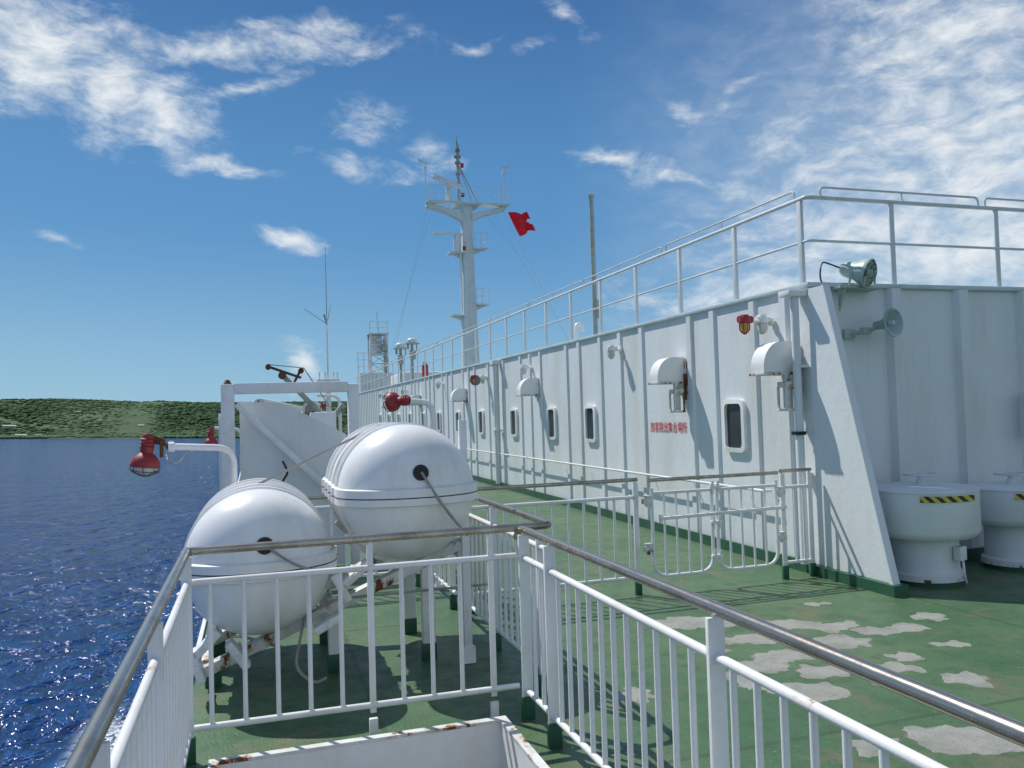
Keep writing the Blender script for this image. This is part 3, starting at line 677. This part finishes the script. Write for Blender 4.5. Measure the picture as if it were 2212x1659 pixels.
for k in range(9): b.cyl((MX - 2.6 + .65 * k, MY - .9, 14.98), (MX - 2.6 + .65 * k, MY - .9, 16.0), .018, seg=5)
b.box((MX - 1.5, MY - .5, 15.02), (2.4, .9, .04)); b.box((MX + 1.5, MY - .5, 15.02), (2.4, .9, .04))
part('upper_platform', b, M_MAST, ms)
b = B(); b.cyl((MX - .45, MY, 15), (MX - .5, MY, 19.2), .12, .06, seg=10)
for z, r in ((16.3, .2), (17.0, .18), (17.7, .2), (18.1, .24), (18.5, .17)): b.cyl((MX - .48, MY, z), (MX - .48, MY, z + .12), r, seg=10); b.cyl((MX - .48, MY - .15, z + .12), (MX - .48, MY - .15, z + .35), .09, seg=8)
b.bar((MX + .9, MY, 15), (MX - .4, MY, 17.6), .05, .05, up=(0,1,0)); b.bar((MX + .5, MY, 15), (MX - .4, MY, 17.6), .04, .04, up=(0,1,0)); b.cyl((MX - .5, MY, 19), (MX - .5, MY, 19.6), .02, seg=5)
part('top_pole', b, M_GREYPOLE, ms)
b = B(); b.box((MX - 1.3, MY - .5, 16.35), (1.9, .25, .3), Matrix.Rotation(.33, 3, 'Y'), .06); b.cyl((MX - 1.25, MY - .5, 15.1), (MX - 1.25, MY - .5, 16.3), .18); part('radar_scanner', b, M_PALE, ms)
b = B(); b.box((MX - 1.35, MY - .6, 13.0), (1.9, .2, .16), None, .04); b.cyl((MX - .85, MY - .6, 11.9), (MX - .85, MY - .6, 12.95), .22, .18); part('radar_scanner', b, M_PALE, ms)
for z, sx in ((11.9, -1), (8.6, 1), (12.2, 1), (7.9, -1)):
    b = B(); cx = MX + sx * .75; b.box((cx, MY, z), (1.0, 1.2, .06)); b.prism([(MX + sx*.25, MY - .05, z - .04), (cx + sx*.4, MY - .05, z - .04), (MX + sx * .25, MY - .05, z - .45)], (0, .1, 0))
    if sx > 0:
        for zz in (.5, 1.0): b.tube([(MX + .35, MY - .58, z + zz), (cx + .48, MY - .58, z + zz), (cx + .48, MY + .6, z + zz)], .02, 5)
        for qx in (MX + .4, cx + .0, cx + .48): b.cyl((qx, MY - .58, z), (qx, MY - .58, z + 1.0), .018, seg=5)
    part('side_platform', b, M_MAST, ms)
for z in (15.4, 12.0, 17.3):
    b = B(); b.cyl((MX - .35, MY - .6, z), (MX - .35, MY - .6, z + .25), .11, seg=10); part('signal_lamp', b, M_RED, ms)
b = B(); b.box((MX - .55, MY - .4, 10.5), (.10, .10, 5)); part('cable_duct', b, M_PALE, ms)
b = B(); b.box((MX - .12, MY - .62, 9.5), (.025, .025, 9)); b.box((MX + .26, MY - .62, 9.5), (.025, .025, 9))
for k in range(30): b.box((MX + .07, MY - .62, 5.1 + .3 * k), (.40, .022, .022))
part('mast_ladder', b, M_MAST, ms)
for x0, z0, x1, y1, z1 in ((MX - 2.5, 14.9, 8.5, 50, 6.0), (MX + 2.4, 14.9, 19, 44, 3.0), (MX + 1.8, 14.6, 17.5, 40, 3.0), (MX + 1.2, 14.6, 17.0, 36, 3.0), (MX-2.2, 14.8, 9.4, 58, 6)):
    b = B(); b.tube([(x0, MY, z0), (x1, y1, z1)], .006, 4); part('halyard', b, M_ROPE, ms)
b = B(); n1, n2 = 14, 12; g = []
for i in range(n1 + 1):
    row = []
    for j in range(n2 + 1):
        u, w = i / n1, j / n2
        row.append(b.bm.verts.new((16.05 + 1.35 * u + .85 * w * (1 - .45 * u), 50 + .22 * math.sin(u * 9 + w * 2), 14.75 - 1.55 * w * (1 - .35 * u) - .05 * u + .12 * math.sin(u * 8 + w * 3) * (.3 + u))))
    g.append(row)
for i in range(n1):
    for j in range(n2):
        if not (i > 10 and 4 < j < 8 and i - 10 > abs(j - 6)): b.bm.faces.new((g[i][j], g[i+1][j], g[i+1][j+1], g[i][j+1]))
top('flag', b, M_FLAG, (16.05, 50, 14.2), 'plain red flag waving from the mast halyard', 'flag')
b = B(); b.cyl((8.8, 20, WZ + .05), (8.8, 20, 7.45), .068, .062, seg=12); b.cyl((8.8, 20, 7.45), (8.8, 20, 7.5), .09, seg=12); b.cyl((8.8, 20, WZ+.05), (8.8, 20, WZ + .1), .16); b.box((8.85, 19.93, 4.4), (.1, .05, .5))
top('flag_pole', b, M_GREYPOLE, (8.8, 20, WZ + .05), 'bare grey green steel pole streaked with rust', 'pole')
o = thing('whip_antenna', (2.6, 30, 0), 'tall thin whip antenna with cross rods on a white pole', 'antenna')
b = B(); b.cyl((2.6, 30, 0), (2.6, 30, 3.0), .09); b.cyl((2.6, 30, 3.0), (2.6, 30, 5.4), .035, .025, seg=8); b.box((2.6, 30, 3.05), (.8, .3, .06))
for dx in (-.3, -.1, .2, .33): b.cyl((2.6 + dx, 30, 3.05), (2.6 + dx, 30, 3.35), .03, seg=6)
part('antenna_pole', b, M_WHITE, o)
b = B(); b.cyl((2.6, 30, 5.3), (2.6, 30, 7.95), .018, .010, seg=6); b.cyl((2.6, 30, 5.1), (1.8, 30, 5.65), .012, seg=5); b.cyl((2.6, 30, 5.1), (2.75, 30, 5.8), .012, seg=5); b.cyl((2.5, 30, 5.45), (2.6, 30, 5.1), .035, seg=6)
part('antenna_rod', b, M_GREYPOLE, o)
for x, y, z in ((6.15, 35, 4.85), (6.75, 35.5, 5.1)):
    o = thing('satellite_dome', (x, y, WZ + .05), 'small dome antenna on a weathered grey green post', 'antenna', 'dome antennas on the roof')
    b = B(); b.cyl((x, y, WZ + .05), (x, y, z - .25), .06, seg=10); b.tube([(x - .02, y, z - .9), (x + .22, y, z - .5), (x + .2, y, z - .2)], .03, 6); b.box((x, y, z - .25), (.6, .4, .05)); b.box((x, y - .1, z - .75), (.25, .15, .4)); b.cyl((x - .18, y, z - .25), (x - .18, y, z - .5), .05, seg=8); part('dome_post', b, M_GREYPOLE, o)
    b = B(); b.lathe([(0, .16), (.12, .15), (.20, .10), (.23, .04), (.23, .0), (.2, -.03), (0, -.03)], (x, y, z - .15), seg=20); part('dome', b, M_PALE, o)
b = B(); b.box((6.9, 33.5, WZ + .5), (.25, .2, .8), None, .04); b.cyl((6.9, 33.5, WZ+.9), (6.9, 33.5, WZ+1.0), .08); b.box((6.9, 33.5, WZ+.08), (.3,.3,.06)); top('beacon_case', b, M_RED, (6.9, 33.5, WZ + .05), 'red upright emergency beacon case on the roof', 'case')
o = thing('forward_tower', (8.8, 60, 0), 'pale lattice derrick tower with railed top platform and winch gear', 'tower')
b = B(); b.box((8.6, 60, 2.4), (2.4, 2.2, 4.8)); b.box((8.85, 60, 7.72), (1.5, 1.4, .10)); b.box((8.70, 60.2, 6.9), (.9, .6, 1.5), None, .03)
part('tower_base', b, M_PALE, o)
b = B()
for sx in (8.25, 9.45):
    for sy in (59.45, 60.55): b.box((sx, sy, 6.2), (.14, .14, 2.9))
for z in (5.5, 6.2, 6.9): b.box((8.85, 59.45, z), (1.2, .08, .08))
for z0, z1 in ((4.85, 5.5), (5.5, 6.2), (6.2, 6.9), (6.9, 7.6)):
    b.bar((8.25, 59.43, z0), (9.45, 59.43, z1), .06, .06, up=(0,1,0)); b.bar((9.45, 59.42, z0), (8.25, 59.42, z1), .06, .06, up=(0,1,0))
part('tower_lattice', b, M_PALE, o)
b = B()
for x in (8.2, 8.85, 9.5): b.cyl((x, 59.4, 7.7), (x, 59.4, 8.6), .03, seg=5)
for z in (8.15, 8.6): b.tube([(8.2, 59.4, z), (9.5, 59.4, z), (9.5, 60.6, z)], .03, 5)
part('tower_railing', b, M_MAST, o)
b = B()
for x in (7.3, 7.7, 8.1): b.cyl((x, 59.3, 4.8), (x, 59.3, 6.3), .03, seg=5)
for z in (5.3, 5.8, 6.3): b.tube([(7.2, 59.3, z), (8.3, 59.3, z)], .025, 5)
part('lower_railing', b, M_MAST, o)
b = B(); b.cyl((8.85, 60, 7.75), (8.85, 60, 9.4), .04, seg=6); part('tower_pole', b, M_MAST, o)
b = B(); b.bar((9.3, 59.2, 4.8), (9.2, 59.2, 7.3), .22, .15); b.cyl((9.0, 59.2, 6.6), (9.4, 59.2, 6.6), .28); b.box((9.3, 59.1, 5.4), (.3, .2, .9)); part('derrick_gear', b, M_GREYPOLE, o)
o = thing('bridge_house', (13, 54, 0), 'white bridge house block with a band of dark windows', 'bridge house')
b = B(); b.box((13.5, 53, 2.2), (9, 5, 4.4), None, .1); part('bridge_wall', b, M_WALL, o)
b = B(); b.box((13.5, 50.46, 3.5), (8.4, .04, .6)); part('bridge_window', b, M_GLASS, o)
b = B(); b.tube([(7.0, 17.0, WZ+.05), (7.0, 17.0, WZ + .75), (7.15, 17.0, WZ + .75), (7.15, 17.0, WZ + .6)], .05, 8, .1); top('goose_neck_vent', b, M_WHITE, (7, 17, WZ+.05), 'small white gooseneck vent pipe on the roof', 'vent pipe')
b = B(); b.box((8.38, 6.74, 1.52), (.5, .16, .5), None, .02); b.box((8.38, 6.65, 1.52), (.4, .03, .4), None, .01); b.cyl((8.38, 6.75, 1.77), (8.38, 6.75, 1.92), .03)
top('wall_cabinet', b, M_GREYPOLE, (8.3, 6.8, 1.5), 'dark grey electrical cabinet on the deckhouse end wall', 'cabinet')

# ================================================================== place the ship in the world (slight heel and trim)
p = math.atan(104 / 1750)
cam_h = 14.0
RT, UP, FW = V((1,0,0)), V((0, -math.sin(p), math.cos(p))), V((0, math.cos(p), math.sin(p)))
def c2w(v): return RT * v[0] + UP * v[1] + FW * v[2]
Ys = c2w((-.3189, -.0431, 1)).normalized()
h2 = c2w((.2526, -.026, 1))
Zs = h2.cross(Ys).normalized()
if Zs.z < 0: Zs = -Zs
Xs = Ys.cross(Zs).normalized()
Rm = Matrix((Xs, Ys, Zs)).transposed()
M = Matrix.Translation((0, 0, cam_h)) @ Rm.to_4x4() @ Matrix.Translation((0, 0, -1.73))
for o in SHIP: o.matrix_basis = M @ o.matrix_basis

# ================================================================== sea
def seamat():
    m = bpy.data.materials.new('sea_water'); t = nt(m)
    out = N(t, 'ShaderNodeOutputMaterial'); b = N(t, 'ShaderNodeBsdfPrincipled'); L(t, b.outputs[0], out.inputs[0])
    tc = N(t, 'ShaderNodeTexCoord').outputs['Object']
    v = mapping(t, tc, rot=(0, 0, .5), sc=(1, .65, 1))
    w1 = noisef(t, v, .16, 2, .5, .3).outputs[0]; w2 = noisef(t, v, .62, 3, .50, .4).outputs[0]; w3 = noisef(t, tc, .012, 3, .6).outputs[0]
    w4 = noisef(t, v, 3.4, 2, .5, .3).outputs[0]
    c = mixc(t, ramp(t, w3, .35, .65), (.003, .034, .150), (.004, .045, .185))
    c = mixc(t, ramp(t, w2, .45, .65), c, (.006, .062, .235))
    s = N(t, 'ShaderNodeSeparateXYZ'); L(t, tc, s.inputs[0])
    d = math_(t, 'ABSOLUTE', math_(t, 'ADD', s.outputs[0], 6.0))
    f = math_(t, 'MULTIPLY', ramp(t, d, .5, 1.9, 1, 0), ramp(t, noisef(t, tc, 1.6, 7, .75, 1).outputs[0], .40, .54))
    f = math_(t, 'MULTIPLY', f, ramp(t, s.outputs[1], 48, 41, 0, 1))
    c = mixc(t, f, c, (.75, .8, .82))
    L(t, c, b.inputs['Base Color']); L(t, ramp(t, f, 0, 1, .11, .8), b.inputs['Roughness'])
    b.inputs['IOR'].default_value = 1.33; b.inputs['Specular IOR Level'].default_value = .5
    bp = N(t, 'ShaderNodeBump'); bp.inputs['Strength'].default_value = 1.0; bp.inputs['Distance'].default_value = 1.0
    hgt = math_(t, 'ADD', math_(t, 'ADD', math_(t, 'MULTIPLY', w1, 3.2), math_(t, 'MULTIPLY', w2, 2.1)), math_(t, 'MULTIPLY', w4, .22))
    L(t, hgt, bp.inputs['Height']); L(t, bp.outputs[0], b.inputs['Normal'])
    return m
me = bpy.data.meshes.new('sea'); S = 16000
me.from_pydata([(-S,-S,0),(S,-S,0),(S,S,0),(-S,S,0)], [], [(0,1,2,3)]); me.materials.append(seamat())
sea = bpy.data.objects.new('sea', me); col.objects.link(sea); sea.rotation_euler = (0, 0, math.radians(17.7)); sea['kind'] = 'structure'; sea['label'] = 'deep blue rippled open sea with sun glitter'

# ================================================================== island
def hfun(r, az):
    u = max(0.0, min(1.0, (r - 2000) / 750)); s_ = u * u * (3 - 2 * u)
    H = 106 + 3 * math.sin(az * 9 + 3.6) + 2.5 * math.sin(az * 23)
    fade = max(0, min(1, (math.radians(4) - az) / math.radians(14)))
    x, y = r * math.sin(az), r * math.cos(az)
    nn = noise.fractal(V((x * .004, y * .004, 0)), 1.0, 2.0, 5)
    return (s_ * H * (.85 + .15 * u) + 6 * nn * min(1, u * 5) + 2.0 * min(1, u * 60)) * fade - .3 + (0 if u > 0 else -1)
na, nr = 420, 46
a0, a1 = math.radians(-62), math.radians(4)
verts = []; faces = []
for i in range(na + 1):
    az = a0 + (a1 - a0) * i / na
    for j in range(nr + 1):
        sh = 25 * math.sin(az * 31) + 12 * math.sin(az * 77)
        r = 1990 + 1100 * (j / nr) ** 1.3
        rr_ = r + sh * (1 - j / nr)
        verts.append((rr_ * math.sin(az), rr_ * math.cos(az), hfun(r, az)))
for i in range(na):
    for j in range(nr):
        k = i * (nr + 1) + j; faces.append((k, k + nr + 1, k + nr + 2, k + 1))
me = bpy.data.meshes.new('island_hills'); me.from_pydata(verts, [], faces)
for p_ in me.polygons: p_.use_smooth = True
def landmat():
    m = bpy.data.materials.new('island_ground'); t = nt(m)
    out = N(t, 'ShaderNodeOutputMaterial'); b = N(t, 'ShaderNodeBsdfPrincipled'); L(t, b.outputs[0], out.inputs[0])
    tc = N(t, 'ShaderNodeTexCoord').outputs['Object']
    n1 = noisef(t, tc, .012, 5, .7).outputs[0]; n2 = noisef(t, tc, .08, 4, .7).outputs[0]
    vo = N(t, 'ShaderNodeTexVoronoi'); vo.inputs['Scale'].default_value = .011; L(t, mapping(t, tc, sc=(1, .45, 1)), vo.inputs['Vector'])
    sp = N(t, 'ShaderNodeSeparateColor'); L(t, vo.outputs['Color'], sp.inputs[0])
    c = mixc(t, ramp(t, n1, .4, .62), (.026, .070, .018), (.036, .086, .022))
    c = mixc(t, ramp(t, sp.outputs[0], .8, .84, 0, .5), c, (.055, .12, .032))
    c = mixc(t, ramp(t, n2, .5, .7, 0, .6), c, (.020, .052, .016))
    s = N(t, 'ShaderNodeSeparateXYZ'); L(t, tc, s.inputs[0])
    c = mixc(t, ramp(t, s.outputs[2], 2.0, 1.0, 0, 1), c, (.035, .045, .03))
    L(t, c, b.inputs['Base Color']); b.inputs['Roughness'].default_value = .9
    return m
me.materials.append(landmat())
isl = bpy.data.objects.new('island_hills', me); col.objects.link(isl); isl['kind'] = 'structure'; isl['label'] = 'low green wooded island behind a strip of shore'
bm = bmesh.new(); bmesh.ops.create_icosphere(bm, subdivisions=1, radius=1)
bv = np.array([v.co[:] for v in bm.verts]); bf = np.array([[v.index for v in f.verts] for f in bm.faces]); bm.free()
rs = np.random.RandomState(3); VV = []; FF = []; off = 0; cnt = 0
while cnt < 17000:
    az = rs.uniform(a0 + .3, math.radians(-10)); r = 2008 + 900 * rs.uniform(0, 1) ** 1.2
    x, y = r * math.sin(az), r * math.cos(az)
    if noise.noise(V((x * .006, y * .012, 3))) < -.34 + .3 * rs.rand() - .15: continue
    z = hfun(r, az); R_ = rs.uniform(3, 6.0)
    pts = bv * (1 + rs.uniform(-.3, .3, (len(bv), 1))) * np.array([R_ * rs.uniform(1.0, 2.0), R_ * 1.3, R_ * rs.uniform(.35, .7)]) + np.array([x, y, z + R_ * .12])
    VV.append(pts); FF.append(bf + off); off += len(bv); cnt += 1
VV = np.concatenate(VV); FF = np.concatenate(FF)
me = bpy.data.meshes.new('island_woods'); me.from_pydata(VV.tolist(), [], FF.tolist())
for p_ in me.polygons: p_.use_smooth = True
def woodmat():
    m = bpy.data.materials.new('island_foliage'); t = nt(m)
    out = N(t, 'ShaderNodeOutputMaterial'); b = N(t, 'ShaderNodeBsdfPrincipled'); L(t, b.outputs[0], out.inputs[0])
    tc = N(t, 'ShaderNodeTexCoord').outputs['Object']
    g_ = N(t, 'ShaderNodeNewGeometry')
    c = mixc(t, g_.outputs['Random Per Island'], (.042, .100, .026), (.054, .118, .032))
    c = mixc(t, ramp(t, noisef(t, tc, .01, 4, .6).outputs[0], .4, .65, 0, .6), c, (.034, .086, .024))
    L(t, c, b.inputs['Base Color']); b.inputs['Roughness'].default_value = .9
    return m
me.materials.append(woodmat())
w_ = bpy.data.objects.new('island_woods', me); col.objects.link(w_); w_['kind'] = 'stuff'; w_['label'] = 'dense dark green bushes and trees covering the island'
for k, (azd, r, w, d_, h_) in enumerate(((-31.8, 2230, 26, 14, 4), (-30.3, 2120, 14, 10, 3), (-31.2, 2110, 22, 10, 3), (-27.0, 2300, 10, 10, 4), (-24.6, 2250, 12, 10, 3),
                                        (-28.2, 2420, 12, 10, 4))):
    az = math.radians(azd); x, y = r * math.sin(az), r * math.cos(az); z = hfun(r, az)
    o = bpy.data.objects.new('house', None); o.location = (x, y, z); o.rotation_euler = (0, 0, -az + .2); col.objects.link(o)
    o['label'] = 'small pale island house among green bushes'; o['category'] = 'house'; o['group'] = 'houses on the island'
    for nm, mt, mk in (('wall', M_HOUSE, 0), ('roof', M_ROOF if k % 2 else M_HOUSE, 1), ('window', M_GLASS, 2)):
        b = B()
        if mk == 0: b.box((0, 0, h_/2 + 1), (w, d_, h_ + 2))
        elif mk == 1: b.prism([(-w/2 - 1, -d_/2 - 1, h_ + 2), (-w/2 - 1, d_/2 + 1, h_ + 2), (-w/2 - 1, 0, h_ + 4.0)], (w + 2, 0, 0))
        else: b.box((0, -d_/2 - .03, h_ * .6 + 1.6), (w * .6, .1, 1.2))
        c_ = bpy.data.objects.new(nm, b.mesh(nm, mt)); col.objects.link(c_); c_.parent = o

# ================================================================== world, sun, camera
Lship = V((.48, -.75, -1.2)).normalized(); Lw = Rm @ Lship
sun = bpy.data.lights.new('sun', 'SUN'); sun.energy = 4.3; sun.angle = math.radians(.53); sun.color = (1, .965, .90)
so = bpy.data.objects.new('sun', sun); col.objects.link(so); so.rotation_euler = Lw.to_track_quat('-Z', 'Y').to_euler()
S_ = -Lw; el = math.asin(S_.z); az = math.atan2(S_.x, S_.y)
w = bpy.data.worlds.new('World'); scene.world = w; w.use_nodes = True; t = w.node_tree; t.nodes.clear()
out = N(t, 'ShaderNodeOutputWorld'); bg = N(t, 'ShaderNodeBackground'); L(t, bg.outputs[0], out.inputs[0]); bg.inputs[1].default_value = .092
sky = N(t, 'ShaderNodeTexSky'); sky.sky_type = 'NISHITA'; sky.sun_disc = False; sky.sun_elevation = el; sky.sun_rotation = az
sky.altitude = 0; sky.air_density = 1.0; sky.dust_density = .2; sky.ozone_density = 2.0
g_ = N(t, 'ShaderNodeTexCoord').outputs['Generated']
s = N(t, 'ShaderNodeSeparateXYZ'); L(t, g_, s.inputs[0])
AZ = math_(t, 'ARCTAN2', s.outputs[0], s.outputs[1]); EL = math_(t, 'ARCSINE', s.outputs[2])
cb = N(t, 'ShaderNodeCombineXYZ'); L(t, AZ, cb.inputs[0]); L(t, EL, cb.inputs[1])
wn = noisef(t, mapping(t, cb.outputs[0], sc=(1, 1.5, 1)), 9, 3, .5)
wo = N(t, 'ShaderNodeVectorMath', operation='SUBTRACT'); L(t, wn.outputs['Color'], wo.inputs[0]); wo.inputs[1].default_value = (.5, .5, .5)
ws = N(t, 'ShaderNodeVectorMath', operation='SCALE'); L(t, wo.outputs[0], ws.inputs[0]); ws.inputs['Scale'].default_value = .055
wa = N(t, 'ShaderNodeVectorMath', operation='ADD'); L(t, cb.outputs[0], wa.inputs[0]); L(t, ws.outputs[0], wa.inputs[1])
# clouds: (bearing tangent, elevation tangent, half width, half height, tilt, density)
CL = [(-.60,.480,.10,.05,0,1.1),(-.51,.44,.08,.045,-20,.95),(-.36,.482,.22,.014,7,.85),(-.25,.510,.09,.011,10,.8),(-.44,.405,.065,.035,-35,.9),(-.335,.425,.08,.009,22,.7),
      (-.44,.365,.040,.016,-45,.85),(-.375,.340,.06,.010,-5,.9),
      (-.185,.395,.042,.018,5,.75),(-.185,.335,.070,.011,-6,.65),(-.10,.345,.038,.016,-25,.65),(-.175,.51,.03,.011,20,.5),
      (-.278,.246,.036,.011,0,1.05),(-.262,.085,.024,.022,0,.95),(-.57,.248,.035,.005,-8,.6),
      (.07,.52,.04,.010,-30,.5),(-.05,.490,.035,.006,12,.5),(.02,.482,.035,.005,10,.4),
      (.56,.50,.13,.11,30,.8),(.62,.38,.17,.08,0,.75),(.44,.35,.15,.04,-10,.6),(.13,.348,.07,.007,-12,.7),(.22,.32,.12,.010,-12,.6),
      (.22,.405,.022,.02,50,.5),(.28,.43,.05,.012,40,.4),(.45,.25,.22,.05,0,.7),(.62,.26,.2,.07,0,.8),(.20,.17,.08,.022,0,.7),(.36,.17,.20,.04,0,.65)]
cur = None
for (U, W_, hu, hv, rot, dn) in CL:
    a_ = math.atan(U); e_ = math.atan(W_ / math.sqrt(1 + U * U)); k_ = math.cos(a_) ** 1.5
    mv = mapping(t, wa.outputs[0], loc=(a_, e_, 0), rot=(0, 0, math.radians(rot)), sc=(hu * k_ * 1.45, hv * 1.7, 1), typ='TEXTURE')
    ln = N(t, 'ShaderNodeVectorMath', operation='LENGTH'); L(t, mv, ln.inputs[0])
    f = math_(t, 'MULTIPLY_ADD', ln.outputs['Value'], -dn / 1.1, dn * 1.08)
    cur = math_(t, 'MAXIMUM', f, 0.0) if cur is None else math_(t, 'MAXIMUM', cur, f)
over = math_(t, 'MAXIMUM', ramp(t, EL, .66, .9, 0, .48), ramp(t, s.outputs[1], .0, -.4, 0, .55))  # added unseen cloud cover overhead and behind the camera, for whiter ambient light
cur = math_(t, 'MAXIMUM', cur, over)
cn = noisef(t, mapping(t, wa.outputs[0], rot=(0, 0, .25), sc=(1, 2.2, 1)), 18, 9, .62, .1).outputs[0]
cn2 = noisef(t, mapping(t, cb.outputs[0], rot=(0, 0, .3), sc=(1, 2.2, 1)), 70, 5, .6, 0).outputs[0]
dens = math_(t, 'ADD', math_(t, 'ADD', math_(t, 'MULTIPLY', cur, .68), math_(t, 'MULTIPLY', math_(t, 'SUBTRACT', cn, .5), 1.15)), math_(t, 'MULTIPLY', math_(t, 'SUBTRACT', cn2, .5), .28))
dens = math_(t, 'MULTIPLY', ramp(t, dens, .12, .88), ramp(t, cur, .02, .35))
veil = math_(t, 'MULTIPLY', math_(t, 'MULTIPLY', ramp(t, AZ, .04, .50), ramp(t, EL, .62, .25)), ramp(t, cn, .25, .75, .30, .70))
dens = math_(t, 'ADD', dens, math_(t, 'MULTIPLY', veil, math_(t, 'SUBTRACT', 1.0, dens)))
grad = mixc(t, ramp(t, EL, .0, .26, 0, 1), (2.9, 5.5, 7.5), (1.05, 3.2, 6.3))
grad = mixc(t, ramp(t, EL, .2, .62, 0, 1), grad, (.36, 1.42, 3.9))
skc = mixc(t, .88, sky.outputs[0], grad)
cc = mixc(t, ramp(t, cn, .35, .7), (7.8, 8.6, 9.0), (9.5, 9.8, 10.0))
cfin = mixc(t, math_(t, 'MULTIPLY', dens, .95), skc, cc)
L(t, cfin, bg.inputs[0])
cd = bpy.data.cameras.new('camera'); cam = bpy.data.objects.new('camera', cd); col.objects.link(cam)
cam.location = (0, 0, cam_h); cam.rotation_euler = (math.pi / 2 + p, 0, 0); cd.sensor_width = 36; cd.lens = 28.48; cd.clip_start = .05; cd.clip_end = 40000
scene.camera = cam
scene.view_settings.view_transform = 'Standard'; scene.view_settings.look = 'None'; scene.view_settings.exposure = 0
